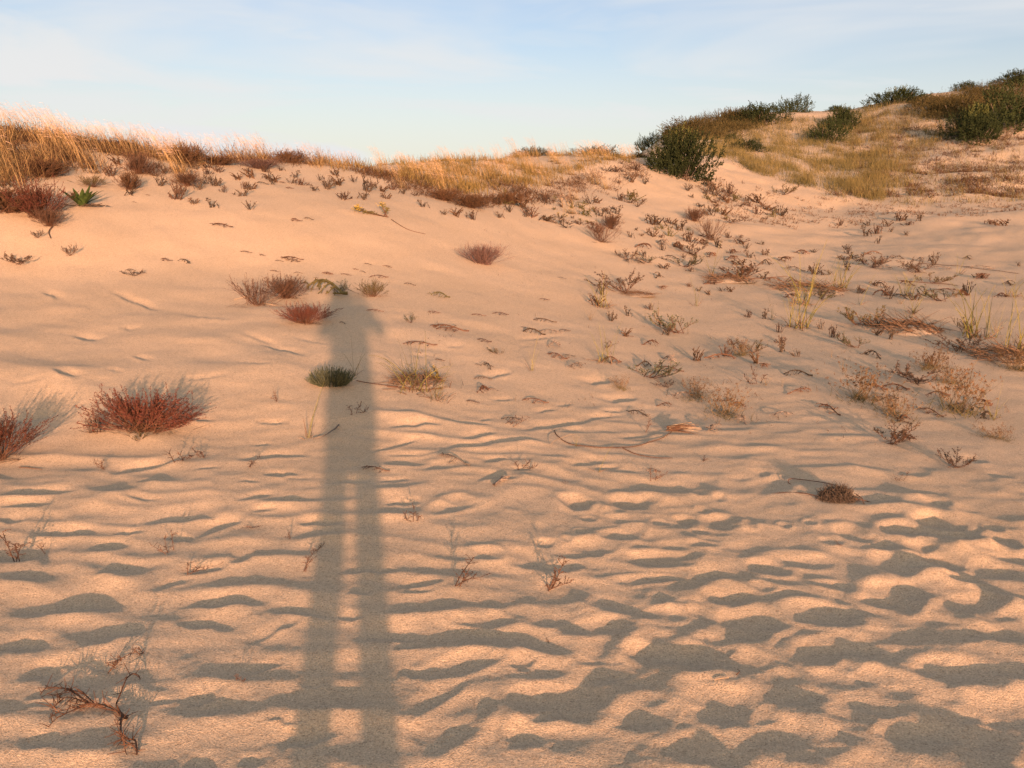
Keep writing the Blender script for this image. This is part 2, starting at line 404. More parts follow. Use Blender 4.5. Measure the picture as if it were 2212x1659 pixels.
def sand_material():
    m, t, b = mat('sand', 0.95)
    b.inputs['Specular IOR Level'].default_value = 0.1
    L = t.links.new
    geo = N(t, 'ShaderNodeTexCoord').outputs['Object']
    big = noise_tex(t, geo, 0.9, 4, 0.6)
    grain = noise_tex(t, geo, 150, 3, 0.75)
    mid = noise_tex(t, geo, 46, 3, 0.7)
    base = ramp(t, big, [(0.3, (0.490, 0.375, 0.262)), (0.7, (0.545, 0.418, 0.298))])
    g1 = ramp(t, grain, [(0.30, (0.36, 0.34, 0.32)), (0.44, (0.88, 0.88, 0.88)), (0.58, (1.04, 1.04, 1.03)), (0.72, (1.5, 1.48, 1.44))])
    g2 = ramp(t, mid, [(0.28, (0.80, 0.78, 0.76)), (0.46, (1, 1, 1)), (0.72, (1.05, 1.05, 1.04))])
    def mul(a, c):
        x = N(t, 'ShaderNodeMix', data_type='RGBA', blend_type='MULTIPLY'); x.inputs['Factor'].default_value = 1
        L(a, x.inputs['A']); L(c, x.inputs['B']); return x.outputs['Result']
    L(mul(mul(base, g1), g2), b.inputs['Base Color'])
    bp = N(t, 'ShaderNodeBump'); bp.inputs['Distance'].default_value = 0.007; bp.inputs['Strength'].default_value = 0.7
    bp2 = N(t, 'ShaderNodeBump'); bp2.inputs['Distance'].default_value = 0.012; bp2.inputs['Strength'].default_value = 0.10
    L(mid, bp2.inputs['Height']); L(grain, bp.inputs['Height']); L(bp2.outputs[0], bp.inputs['Normal'])
    L(bp.outputs[0], b.inputs['Normal'])
    return m
M_SAND = sand_material()

# ------------------------------------------------------------------ the ground sheet
def build_ground():
    r = [0.25]
    while r[-1] < 1500:
        q = r[-1]
        if q < 1.5: st = 0.06
        elif q < 120: st = max(0.004, min(q*q/1150.0, 0.0105*q))
        else: st = q*0.12
        r.append(q + st)
    r = np.array(r)
    a = np.concatenate([np.arange(-180, -60, 4.0), np.arange(-60, -36, 0.6), np.arange(-36, 36, 0.088), np.arange(36, 60, 0.6), np.arange(60, 180, 4.0)])
    a = np.radians(a)
    nr, na = len(r), len(a)
    Rg, Ag = np.meshgrid(r, a, indexing='ij')
    x = (Rg*np.sin(Ag)).ravel(); y = (Rg*np.cos(Ag)).ravel()
    z = ground_h(x, y)
    co = np.column_stack([x, y, z]).astype(np.float32)
    z0 = float(ground_h([0.0], [0.25])[0])
    co = np.vstack([co, [[0, 0, z0]]]).astype(np.float32)
    ci = nr*na
    i = np.arange(nr - 1)[:, None]; j = np.arange(na)[None, :]; j2 = (j + 1) % na
    quads = np.stack([i*na + j, (i + 1)*na + j, (i + 1)*na + j2, i*na + j2], -1).reshape(-1, 4)[:, ::-1]
    tris = np.stack([np.full(na, ci), np.arange(na), (np.arange(na) + 1) % na], -1)[:, ::-1]
    me = bpy.data.meshes.new('sand_dune')
    me.vertices.add(len(co)); me.vertices.foreach_set('co', co.ravel())
    nl = quads.size + tris.size
    me.loops.add(nl); me.loops.foreach_set('vertex_index', np.concatenate([quads.ravel(), tris.ravel()]).astype(np.int32))
    me.polygons.add(len(quads) + len(tris))
    ls = np.concatenate([np.arange(len(quads))*4, quads.size + np.arange(len(tris))*3]).astype(np.int32)
    me.polygons.foreach_set('loop_start', ls)
    me.polygons.foreach_set('use_smooth', np.ones(len(ls), dtype=bool))
    me.update(calc_edges=True)
    me.materials.append(M_SAND)
    o = bpy.data.objects.new('sand_ground', me); C.objects.link(o)
    o['kind'] = 'structure'
    o['label'] = 'rippled and trodden sand sloping up to the dune crest'
    return o
build_ground()

# ------------------------------------------------------------------ the photographer behind the camera, whose shadow lies on the sand
def skin_obj(name, verts, edges, material, parent=None, sub=2, root=0):
    me = bpy.data.meshes.new(name)
    me.from_pydata([v[:3] for v in verts], edges, [])
    o = bpy.data.objects.new(name, me); C.objects.link(o)
    o.modifiers.new('Skin', 'SKIN')
    for i, v in enumerate(verts):
        sv = me.skin_vertices[0].data[i]
        sv.radius = (v[3], v[4] if len(v) > 4 else v[3])
        sv.use_root = (i == root)
    o.modifiers['Skin'].use_smooth_shade = True
    m = o.modifiers.new('Subsurf', 'SUBSURF'); m.levels = sub; m.render_levels = sub
    me.materials.append(material)
    if parent: o.parent = parent
    return o
def plain(name, col, rough=0.8, scale=60, var=0.15):
    m, t, b = mat(name, rough)
    f = noise_tex(t, N(t, 'ShaderNodeTexCoord').outputs['Object'], scale, 3)
    t.links.new(ramp(t, f, [(0.3, tuple(c*(1 - var) for c in col)), (0.7, tuple(c*(1 + var) for c in col))]), b.inputs['Base Color'])
    return m

TALL_ = 1.07
class _Keep(set):
    on = False
    def __contains__(self, z): return self.on
def build_person():
    KEEP = _Keep()
    skin = plain('skin', (0.50, 0.30, 0.21), 0.55, 30, 0.08); cloth = plain('jacket_cloth', (0.06, 0.075, 0.10)); jean = plain('denim', (0.05, 0.07, 0.12), 0.9, 150)
    hairm = plain('hair', (0.06, 0.04, 0.025), 0.6, 90, 0.4); shoe = plain('shoe_canvas', (0.25, 0.24, 0.22)); sole = plain('shoe_rubber', (0.6, 0.58, 0.54))
    blackm = plain('phone_black', (0.012, 0.012, 0.014), 0.25); eyem = plain('eye', (0.7, 0.68, 0.64), 0.2)
    bx, by = PERSON_AT
    gz = float(ground_h([bx], [by])[0]) - 0.01
    V = []; E = []
    def add(x, y, z, r, r2=None, prev=None):
        V.append((x, y, z*TALL_ if z not in KEEP else z, r, r2 or r)); i = len(V) - 1
        if prev is not None: E.append((prev, i))
        return i
    pel = add(0, -0.01, 0.90, 0.135, 0.10)
    waist = add(0, -0.01, 1.04, 0.115, 0.085, pel)
    chest = add(-0.02, -0.005, 1.25, 0.13, 0.09, waist)
    sh = add(-0.045, -0.01, 1.385, 0.085, 0.06, chest)
    nk = add(-0.065, 0.005, 1.455, 0.05, 0.05, sh)
    jaw = add(HX, 0.035, 1.53, 0.062, 0.072, nk)
    hd = add(HX, 0.02, 1.61, 0.072, 0.088, jaw)
    add(HX, 0.0, 1.675, 0.055, 0.065, hd)
    add(HX, 0.118, 1.565, 0.012, 0.014, hd)          # nose
    for s in (-1, 1):
        add(HX + s*0.078, 0.005, 1.585, 0.010, 0.02, hd)   # ears
    for s in (-1, 1):
        hip = add(s*0.085, -0.01, 0.84, 0.085, 0.09, pel)
        kn = add(s*0.10, 0.015, 0.47, 0.054, 0.056, hip)
        ca = add(s*0.108, -0.02, 0.33, 0.050, 0.054, kn)
        an = add(s*0.113, -0.03, 0.085, 0.033, 0.038, ca)
        fo = add(s*0.122, 0.03, 0.045, 0.038, 0.03, an)
        add(s*0.135, 0.12, 0.03, 0.036, 0.02, fo)
    # hands in front of the face, one at each end of the phone (the lens is at 0, 0, CAM_H)
    lx, ly, lz = -bx, -by, CAM_H - gz
    hands = {}
    for s in (-1, 1):
        KEEP.on = False
        shd = add(-0.045 + s*0.155, -0.01, 1.375, 0.058, 0.055, sh)
        el = add(s*ELB[s][0], ELB[s][1], ELB[s][2], 0.042, 0.042, shd)
        hx = lx - 0.057 + s*0.088
        KEEP.on = True
        wr = add(hx + s*0.02, ly - 0.075, lz - 0.075, 0.027, 0.024, el)
        pm = add(hx, ly - 0.030, lz - 0.038, 0.024, 0.018, wr)
        hands[s] = (hx, wr, pm)
        # thumb on the screen side, four fingers behind the phone
        t1 = add(hx - s*0.012, ly - 0.040, lz - 0.028, 0.0095, None, pm)
        t2 = add(hx - s*0.030, ly - 0.030, lz - 0.012, 0.0085, None, t1)
        add(hx - s*0.040, ly - 0.027, lz + 0.006, 0.0075, None, t2)
        for k, (dz, ln) in enumerate([(0.024, 0.9), (0.006, 1.0), (-0.012, 0.94), (-0.029, 0.76)]):
            f1 = add(hx + s*0.012, ly - 0.016, lz + dz - 0.014, 0.0092, None, pm)
            f2 = add(hx + s*0.008, ly + 0.006 + 0.001*k, lz + dz, 0.0084, None, f1)
            add(hx - s*0.026*ln, ly + 0.007, lz + dz + 0.003, 0.0072, None, f2)
    KEEP.on = False
    body = skin_obj('person', V, E, skin)
    body.location = (bx, by, gz)
    body['label'] = 'standing photographer raising a phone, whose long shadow falls across the sand'
    body['category'] = 'person'
    # jacket
    V, E = [], []
    hem0 = add(0, -0.01, 0.54, 0.192, 0.13)
    hem = add(0, -0.01, 0.78, 0.203, 0.13, hem0)
    hipv = add(0, -0.01, 0.92, 0.192, 0.12, hem)
    wa = add(0, -0.01, 1.05, 0.180, 0.11, hipv)
    ch = add(-0.02, -0.005, 1.25, 0.205, 0.115, wa)
    s_ = add(-0.045, -0.015, 1.40, 0.125, 0.09, ch)
    co = add(-0.07, 0.0, 1.47, 0.075, 0.072, s_)
    for s in (-1, 1):
        a = add(-0.045 + s*0.155, -0.01, 1.375, 0.085, 0.078, s_)
        e = add(s*ELB[s][0], ELB[s][1], ELB[s][2], 0.078, 0.07, a)
        hx = hands[s][0]
        KEEP.on = True
        m = add((s*ELB[s][0] + hx + s*0.022)/2, (ELB[s][1] + ly - 0.085)/2, (ELB[s][2]*TALL_ + lz - 0.085)/2, 0.052, 0.048, e)
        add(hx + s*0.022, ly - 0.085, lz - 0.085, 0.036, 0.033, m)
        KEEP.on = False
    skin_obj('jacket', V, E, cloth, body)
    V, E = [], []
    p0 = add(0, -0.01, 0.90, 0.10, 0.085)
    for s in (-1, 1):
        h = add(s*0.083, -0.01, 0.76, 0.088, 0.09, p0)
        k = add(s*0.090, 0.012, 0.45, 0.078, 0.074, h)
        c = add(s*0.102, -0.02, 0.31, 0.064, 0.066, k)
        add(s*0.112, -0.025, 0.10, 0.047, 0.052, c)
    skin_obj('trousers', V, E, jean, body)
    for s in (-1, 1):
        V, E = [], []
        a = add(s*0.114, -0.05, 0.05, 0.042, 0.045)
        b = add(s*0.122, 0.03, 0.047, 0.044, 0.038, a)
        add(s*0.137, 0.135, 0.036, 0.042, 0.026, b)
        sh_ = skin_obj('shoe', V, E, shoe, body)
        V, E = [], []
        a = add(s*0.114, -0.06, 0.018, 0.044, 0.014); b = add(s*0.122, 0.03, 0.018, 0.047, 0.014, a); add(s*0.138, 0.145, 0.018, 0.043, 0.014, b)
        skin_obj('sole', V, E, sole, sh_)
    V, E = [], []
    a = add(HX, -0.012, 1.652, 0.105, 0.108); b = add(HX, -0.055, 1.56, 0.122, 0.088, a); c = add(HX + 0.03, -0.075, 1.47, 0.145, 0.07, b); add(HX + 0.03, -0.09, 1.36, 0.11, 0.045, c)
    skin_obj('hair', V, E, hairm, body)
    for s in (-1, 1):
        me = bpy.data.meshes.new('eye'); 
        import bmesh
        bm = bmesh.new(); bmesh.ops.create_uvsphere(bm, u_segments=16, v_segments=10, radius=0.0125); bm.to_mesh(me); bm.free()
        me.materials.append(eyem)
        e = bpy.data.objects.new('eye', me); C.objects.link(e); e.parent = body; e.location = (HX + s*0.031, 0.092, 1.598*TALL_)
    # phone: bevelled slab, screen towards the face, lens ring towards the dune
    import bmesh
    def slab(name, size, loc, m, bev, parent=None):
        bm = bmesh.new(); bmesh.ops.create_cube(bm, size=1.0)
        bmesh.ops.scale(bm, vec=size, verts=bm.verts)
        bmesh.ops.bevel(bm, geom=list(bm.edges), offset=bev, segments=3, affect='EDGES')
        me = bpy.data.meshes.new(name); bm.to_mesh(me); bm.free(); me.materials.append(m)
        o = bpy.data.objects.new(name, me); C.objects.link(o); o.location = loc
        if parent: o.parent = parent
        return o
    ph = slab('phone', (0.140, 0.0075, 0.068), (-0.057, -0.0085, CAM_H), blackm, 0.003)
    ph['label'] = 'thin black phone held sideways in both hands of the photographer'
    ph['category'] = 'phone'
    slab('screen', (0.118, 0.0006, 0.060), (0, -0.0039, 0), plain('screen_glass', (0.02, 0.02, 0.022), 0.1), 0.0002, ph)
PERSON_AT = (-0.028, -0.335)
ELB = {-1: (0.265, 0.04, 1.19), 1: (0.295, 0.03, 1.195)}
HX = -0.12
build_person()

# ------------------------------------------------------------------ plant geometry
rng = np.random.default_rng(7)
def U(a, b, n=None): return rng.uniform(a, b, n)
class MB:
    def __init__(s): s.q = []; s.t = []
    def quads(s, a):
        a = np.asarray(a, float).reshape(-1, 4, 3)
        if len(a): s.q.append(a)
        return s
    def tris(s, a):
        a = np.asarray(a, float).reshape(-1, 3, 3)
        if len(a): s.t.append(a)
        return s
    def build(s, name, material, parent=None):
        q = np.concatenate(s.q) if s.q else np.zeros((0, 4, 3))
        t = np.concatenate(s.t) if s.t else np.zeros((0, 3, 3))
        co = np.concatenate([q.reshape(-1, 3), t.reshape(-1, 3)]).astype(np.float32)
        me = bpy.data.meshes.new(name)
        me.vertices.add(len(co)); me.vertices.foreach_set('co', co.ravel())
        me.loops.add(len(co)); me.loops.foreach_set('vertex_index', np.arange(len(co), dtype=np.int32))
        me.polygons.add(len(q) + len(t))
        ls = np.concatenate([np.arange(len(q))*4, len(q)*4 + np.arange(len(t))*3]).astype(np.int32)
        me.polygons.foreach_set('loop_start', ls)
        me.update(calc_edges=True)
        me.materials.append(material)
        o = bpy.data.objects.new(name, me); C.objects.link(o)
        if parent is not None: o.parent = parent
        return o
def nrm(a): return a / np.maximum(np.linalg.norm(a, axis=-1, keepdims=True), 1e-9)
def curves(base, az, lean, bend, length, nseg=3, droop=None):
    """Bent shoots: at base (n,3), leaning 'lean' rad off vertical towards azimuth az, bending by 'bend' rad along the way."""
    n = len(base); P = np.zeros((n, nseg + 1, 3)); P[:, 0] = base
    h = np.column_stack([np.sin(az), np.cos(az), np.zeros(n)])
    for k in range(nseg):
        th = lean + bend*(k + 0.5)/nseg
        d = h*np.sin(th)[:, None]; d[:, 2] = np.cos(th)
        P[:, k + 1] = P[:, k] + d*(length/nseg)[:, None]
    return P
def ribbons(P, w0, w1, twist=None):
    """Flat tapered blades along P (n,m,3)."""
    n, m, _ = P.shape
    a = U(0, 2*math.pi, n) if twist is None else twist
    ref = np.column_stack([np.cos(a), np.sin(a), U(-0.2, 0.2, n)])
    T = nrm(np.gradient(P, axis=1))
    S = nrm(np.cross(T, ref[:, None, :]))
    w0 = np.broadcast_to(np.asarray(w0, float), (n,)); w1 = np.broadcast_to(np.asarray(w1, float), (n,))
    k = np.linspace(0, 1, m)
    W = 0.5*(w0[:, None]*(1 - k) + w1[:, None]*k)[..., None]
    A, B = P - S*W, P + S*W
    return np.stack([A[:, :-1], B[:, :-1], B[:, 1:], A[:, 1:]], 2).reshape(-1, 4, 3)
def sticks(P, r0, r1):
    """Three-sided stems along P."""
    n, m, _ = P.shape
    T = nrm(np.gradient(P, axis=1))
    a = U(0, 6.28, n); ref = np.column_stack([np.cos(a), np.sin(a), np.full(n, 0.31)])
    S = nrm(np.cross(T, ref[:, None, :])); Q = np.cross(T, S)
    r0 = np.broadcast_to(np.asarray(r0, float), (n,)); r1 = np.broadcast_to(np.asarray(r1, float), (n,))
    k = np.linspace(0, 1, m); R = (r0[:, None]*(1 - k) + r1[:, None]*k)[..., None]
    out = []
    V = [P + R*(S*math.cos(b) + Q*math.sin(b)) for b in (0, 2.094, 4.189)]
    for i in range(3):
        A, B = V[i], V[(i + 1) % 3]
        out.append(np.stack([A[:, :-1], B[:, :-1], B[:, 1:], A[:, 1:]], 2).reshape(-1, 4, 3))
    return np.concatenate(out)
def leaves(pos, d, ln, wd, fold=0.25):
    """Leaves of two faces folded along the midrib, pointing along d."""
    n = len(pos); d = nrm(d)
    r = nrm(rng.normal(size=(n, 3))); s = nrm(np.cross(d, r)); u = np.cross(s, d)
    ln = np.broadcast_to(np.asarray(ln, float), (n,))[:, None]; wd = np.broadcast_to(np.asarray(wd, float), (n,))[:, None]
    m = pos + d*ln*0.5; tip = pos + d*ln
    a = m + s*wd*0.5 + u*wd*fold; b = m - s*wd*0.5 + u*wd*fold
    return np.concatenate([np.stack([pos, a, tip], 1), np.stack([pos, tip, b], 1)])
def along(P, t):
    """Points and directions at parameters t (n,k) on curves P (n,m,3)."""
    n, m, _ = P.shape
    f = np.clip(t, 0, 0.9999)*(m - 1); i = f.astype(int); w = (f - i)[..., None]
    ix = np.arange(n)[:, None]
    a, b = P[ix, i], P[ix, i + 1]
    return a*(1 - w) + b*w, nrm(b - a)

def leafmat(name, c1, c2, scale=25, rough=0.75, rnd=0.25):
    m, t, b = mat(name, rough)
    L = t.links.new
    f = noise_tex(t, N(t, 'ShaderNodeTexCoord').outputs['Object'], scale, 2, 0.7)
    col = ramp(t, f, [(0.32, c1), (0.68, c2)])
    oi = N(t, 'ShaderNodeObjectInfo')
    mr = N(t, 'ShaderNodeMapRange'); L(oi.outputs['Random'], mr.inputs['Value'])
    mr.inputs['To Min'].default_value = 1 - rnd; mr.inputs['To Max'].default_value = 1 + rnd
    mx = N(t, 'ShaderNodeVectorMath', operation='SCALE'); L(col, mx.inputs[0]); L(mr.outputs[0], mx.inputs['Scale'])
    b.inputs['Specular IOR Level'].default_value = 0.12
    L(mx.outputs[0], b.inputs['Base Color'])
    return m
STRAW = leafmat('straw', (0.25, 0.165, 0.072), (0.38, 0.265, 0.13), 9)
BASALGRASS = leafmat('basal_grass', (0.075, 0.047, 0.022), (0.19, 0.12, 0.052), 9)
PLUME = leafmat('plume', (0.4, 0.27, 0.2), (0.52, 0.38, 0.3), 9)
GOLDGREEN = leafmat('gold_green', (0.105, 0.08, 0.024), (0.25, 0.175, 0.066), 7)
BLADE = leafmat('beach_grass', (0.095, 0.095, 0.026), (0.22, 0.185, 0.055), 8)
HILLGRASS = leafmat('hill_grass_blade', (0.085, 0.077, 0.03), (0.185, 0.145, 0.06), 1.1)
BAYBERRY = leafmat('bayberry_leaf', (0.017, 0.025, 0.009), (0.032, 0.043, 0.015), 14, 0.8)
YOUNGLEAF = leafmat('young_leaf', (0.06, 0.07, 0.02), (0.11, 0.12, 0.035), 14, 0.6)
BRUSH = leafmat('olive_brush', (0.045, 0.038, 0.015), (0.095, 0.075, 0.028), 5)
SCRUB = leafmat('brown_scrub', (0.05, 0.028, 0.016), (0.12, 0.068, 0.036), 5)
RED = leafmat('red_leaf', (0.068, 0.023, 0.017), (0.135, 0.047, 0.034), 40)
BROWN = leafmat('brown_leaf', (0.05, 0.03, 0.021), (0.105, 0.062, 0.042), 40)
PURPLE = leafmat('purple_grey_twig', (0.075, 0.043, 0.038), (0.14, 0.085, 0.072), 30)
OLIVE = leafmat('olive_leaf', (0.062, 0.055, 0.02), (0.125, 0.105, 0.043), 30)
GREYGREEN = leafmat('grey_green_leaf', (0.048, 0.058, 0.034), (0.125, 0.135, 0.085), 30)
DARKDRY = leafmat('dark_dry_plant', (0.042, 0.031, 0.023), (0.095, 0.068, 0.048), 30)
TWIG = leafmat('twig_bark', (0.065, 0.032, 0.02), (0.13, 0.07, 0.043), 30)
THATCH = leafmat('thatch', (0.07, 0.042, 0.028), (0.19, 0.12, 0.075), 30)
PALE = leafmat('bleached_straw', (0.24, 0.175, 0.12), (0.4, 0.31, 0.22), 30)
FRESH = leafmat('fresh_green', (0.028, 0.048, 0.014), (0.055, 0.088, 0.024), 20, 0.5)
YELLOW = leafmat('yellow_flower', (0.24, 0.17, 0.03), (0.34, 0.25, 0.05), 30)
SEED = leafmat('seed_stem', (0.11, 0.075, 0.036), (0.2, 0.135, 0.066), 30)
SEEDHEAD = leafmat('seed_head', (0.10, 0.055, 0.028), (0.17, 0.10, 0.05), 30)
GREYWOOD = leafmat('grey_wood', (0.10, 0.08, 0.07), (0.22, 0.18, 0.15), 40)

# ------------------------------------------------------------------ things
def thing(name, label, cat, group=None):
    o = bpy.data.objects.new(name, None); C.objects.link(o)
    o.empty_display_size = 0.1
    o['label'] = label; o['category'] = cat
    if group: o['group'] = group
    return o
def copy_tree(root):
    r = root.copy(); C.objects.link(r)
    for ch in list(root.children):
        c = ch.copy(); C.objects.link(c); c.parent = r
        for g in list(ch.children):
            d = g.copy(); C.objects.link(d); d.parent = c
    return r
USED = set(); PROTOS = []
def proto(o, w, h):
    """Register a finished plant at the origin with its measured width and height."""
    co = []
    for q in [o] + list(o.children):
        if q.type == 'MESH':
            c = np.empty(3*len(q.data.vertices), np.float32); q.data.vertices.foreach_get('co', c); co.append(c.reshape(-1, 3))
    co = np.concatenate(co)
    w = float(np.subtract(*np.percentile(co[:, 0], [98.5, 1.5])))
    h = float(np.percentile(co[:, 2], 98.5))
    PROTOS.append(o); return (o, max(w, 1e-3), max(h, 1e-3))
def mpp(x, y):
    return math.sqrt(x*x + y*y + (CAM_H - float(base_h(np.array([x]), np.array([y]))[0]))**2)/FPX
def put(pr, px, py, hpx=None, wpx=None, label=None, group=None, rz=None, sink=0.0, xy=None, cat=None, flat=1.0):
    """Stand a plant (or a copy of it) where the ground shows at this place of the picture."""
    o, w, h = pr
    if o.name in USED: o = copy_tree(o)
    else: USED.add(o.name)
    if xy is None:
        X, Y = march([px], [py]); X, Y = float(X[0]), float(Y[0])
    else: X, Y = xy
    k = mpp(X, Y)
    sz = (hpx*k/h) if hpx else None
    sx = (wpx*k/w) if wpx else sz
    if sz is None: sz = sx
    o.scale = (sx, (sx + sz)/2 if flat == 1.0 else sx*flat, sz)
    o.location = (X, Y, float(ground_h([X], [Y])[0]) - sink*sz)
    o.rotation_euler = (0, 0, U(0, 6.28) if rz is None else rz)
    if label: o['label'] = label
    if group: o['group'] = group
    elif 'group' in o: del o['group']
    if cat: o['category'] = cat
    return o
WIND = -math.pi/2      # plants lean towards -X

def plume_tuft(seed, H=1.0, n=20, green=False, lean=(0.16, 0.5), spread=0.11, heads=1.0):
    global rng; rng = np.random.default_rng(seed)
    root = thing('bunch_grass_tuft', 'tuft of tall straw coloured bunch grass', 'grass tuft')
    nb = int(n*1.7)
    b = np.column_stack([rng.normal(0, spread, nb), rng.normal(0, spread, nb), np.full(nb, -0.03)])
    P = curves(b, WIND + rng.normal(0, 0.8, nb), U(0.0, 0.45, nb), U(0.2, 0.9, nb), U(0.22, 0.50, nb)*H, 4)
    MB().quads(ribbons(P, 0.010, 0.002)).build('foliage', GOLDGREEN if green else BASALGRASS, root)
    b = np.column_stack([rng.normal(0, spread, n), rng.normal(0, spread, n), np.full(n, -0.03)])
    Pst = curves(b, WIND + rng.normal(0, 0.4, n), U(lean[0]*0.6, lean[1]*0.9, n), U(0.15, 0.55, n), U(0.72, 1.12, n)*H, 6)
    MB().quads(ribbons(Pst, 0.0075, 0.0022)).build('stem', STRAW, root)
    m = MB()
    nbr = int(5*heads)
    if nbr:
        t = U(0.70, 1.0, (n, nbr)); pos, d = along(Pst, t)
        pos = pos.reshape(-1, 3); N_ = len(pos)
        L_ = U(0.05, 0.17, N_)*(1.25 - 0.9*np.abs(t.reshape(-1) - 0.80)/0.2*0.5)
        P = curves(pos, WIND + rng.normal(0, 0.55, N_), U(0.7, 1.35, N_), U(0.1, 0.7, N_), L_*H, 3)
        m.quads(ribbons(P, 0.0014, 0.0030))
    m.build('plume', PLUME, root)
    b = np.column_stack([rng.normal(0, spread*1.2, 60), rng.normal(0, spread*1.2, 60), np.full(60, -0.02)])
    P = curves(b, U(0, 6.28, 60), U(0.4, 1.2, 60), U(0.3, 0.8, 60), U(0.12, 0.3, 60)*H, 3)
    MB().quads(ribbons(P, 0.012, 0.003)).build('dead_leaves', SCRUB, root)
    return proto(root, 0.9*H, 1.0*H)

def bush(seed, shoots=520, leafn=14, leafm=None, name='bayberry_bush', cat='bush', leaf=0.068, young=False, flat=0.55, lobes=6, wob=0.35):
    """Rounded shrub about 2 wide, 1.15 high: stems from the base, shoots of leaves through the whole volume."""
    global rng; rng = np.random.default_rng(seed)
    leafm = leafm or BAYBERRY
    root = thing(name, 'dark green rounded bush', cat)
    cs = np.column_stack([np.linspace(-0.62, 0.62, lobes) + U(-0.1, 0.1, lobes), U(-0.45, 0.45, lobes), U(0.12, 0.34, lobes) + 0.34*(1 - np.linspace(-1, 1, lobes)**2)]); rad = U(0.40, 0.56, lobes)
    pts = []
    while len(pts) < shoots:
        k = rng.integers(lobes)
        d = nrm(rng.normal(size=3))
        p = cs[k] + d*rad[k]*(U(0.2, 1.0)**0.5)*(1 + wob*(vnoise(np.array([d[0]*3 + k]), np.array([d[1]*3 + d[2]*2]), seed)[0]))
        if p[2] > 0.02: pts.append(p)
    pts = np.array(pts)
    cen = np.array([0, 0, 0.0])
    n = len(pts)
    dirs = nrm(nrm(pts - cen) + np.array([0, 0, 0.35]) + rng.normal(0, 0.3, (n, 3)))
    t = np.tile(np.linspace(0, 1, leafn), (n, 1))
    sl = U(0.13, 0.26, n)
    pos = pts[:, None, :] + dirs[:, None, :]*(t*sl[:, None])[..., None]
    ld = dirs[:, None, :]*0.75 + nrm(rng.normal(size=(n, leafn, 3)))*0.85
    MB().tris(leaves(pos.reshape(-1, 3), ld.reshape(-1, 3), U(0.6, 1.15, n*leafn)*leaf, U(0.30, 0.46, n*leafn)*leaf)).build('foliage', leafm, root)
    nst = 46
    i = rng.choice(n, nst, replace=False)
    b = np.column_stack([rng.normal(0, 0.14, nst), rng.normal(0, 0.12, nst), np.full(nst, -0.05)])
    mid = (b + pts[i])/2 + np.column_stack([np.zeros(nst), np.zeros(nst), -0.08*np.ones(nst)])
    MB().quads(sticks(np.stack([b, mid, pts[i]], 1), 0.014, 0.005)).build('stem', GREYWOOD, root)
    if young:
        ns = 34
        a = U(0, 6.28, ns); rr = U(0, 0.5, ns)
        top = np.column_stack([np.cos(a)*rr - 0.1, np.sin(a)*rr, U(0.75, 1.0, ns)])
        P = curves(top, U(0, 6.28, ns), U(0, 0.2, ns), U(0, 0.2, ns), U(0.16, 0.34, ns), 3)
        tt = np.tile(np.linspace(0.1, 1, 9), (ns, 1)); pos, d = along(P, tt)
        ld = d*0.9 + nrm(rng.normal(size=d.shape))*0.7
        MB().tris(leaves(pos.reshape(-1, 3), ld.reshape(-1, 3), 0.065, 0.026)).build('young_leaves', YOUNGLEAF, root)
    return proto(root, 2.05, 1.25)

def fan_shrub(seed, leafm, stems=90, spread=0.5, H=0.35, leafn=26, lsz=0.016, name='fan_shrub', stemm=None, thatch=True, up=0.35, twigs=3, gap=None, flare=1.15):
    """Low shrub of fine stems fanning out of one stock, with tiny leaves. About 1 wide for spread 0.5."""
    global rng; rng = np.random.default_rng(seed)
    root = thing(name, 'low twiggy shrub', 'shrub')
    az = U(0, 6.28, stems)
    if gap is not None:
        az = np.where(rng.random(stems) < 0.5, math.pi/2 + rng.normal(0, 0.5, stems), -math.pi/2 + rng.normal(0, 0.55, stems))
    lean = U(0.1, flare, stems)
    ln = (spread*np.sin(lean) + H*np.cos(lean))*U(0.75, 1.1, stems)
    b = np.column_stack([rng.normal(0, 0.13*spread, stems), rng.normal(0, 0.10*spread, stems), np.full(stems, -0.02)])
    P = curves(b, az, lean, -U(0.0, up, stems)*lean, ln, 5)
    m = MB().quads(sticks(P, 0.0042, 0.0016))
    # side twigs
    t = U(0.35, 0.95, (stems, twigs)); pos, d = along(P, t)
    pos = pos.reshape(-1, 3); k = len(pos)
    Q = curves(pos, np.repeat(az, twigs) + rng.normal(0, 0.8, k), np.clip(np.repeat(lean, twigs) + rng.normal(0, 0.4, k), 0.0, 1.5), -U(0, 0.4, k), U(0.25, 0.45, k)*np.repeat(ln, twigs), 4)
    m.quads(sticks(Q, 0.0022, 0.0010)).build('stem', stemm or TWIG, root)
    if leafn:
        t1, d1 = along(P, U(0.3, 1.0, (stems, leafn))**0.8); t2, d2 = along(Q, U(0.2, 1.0, (k, max(4, leafn//2))))
        pp = np.concatenate([t1.reshape(-1, 3), t2.reshape(-1, 3)]); dd = np.concatenate([d1.reshape(-1, 3), d2.reshape(-1, 3)])
        dd = dd*0.7 + nrm(rng.normal(size=dd.shape))*0.8
        MB().tris(leaves(pp, dd, U(0.6, 1.2, len(pp))*lsz, U(0.35, 0.6, len(pp))*lsz)).build('foliage', leafm, root)
    if thatch:
        n = 50
        b = np.column_stack([rng.normal(0, 0.4*spread, n), rng.normal(0, 0.22*spread, n), U(0, 0.015, n)])
        Pt = curves(b, U(0, 6.28, n), U(1.2, 1.5, n), U(0.0, 0.12, n), U(0.08, 0.3, n)*spread*1.6, 3)
        MB().quads(sticks(Pt, 0.0028, 0.0012)).build('dead_leaves', THATCH, root)
    return proto(root, 2*spread*0.95, H*1.05)

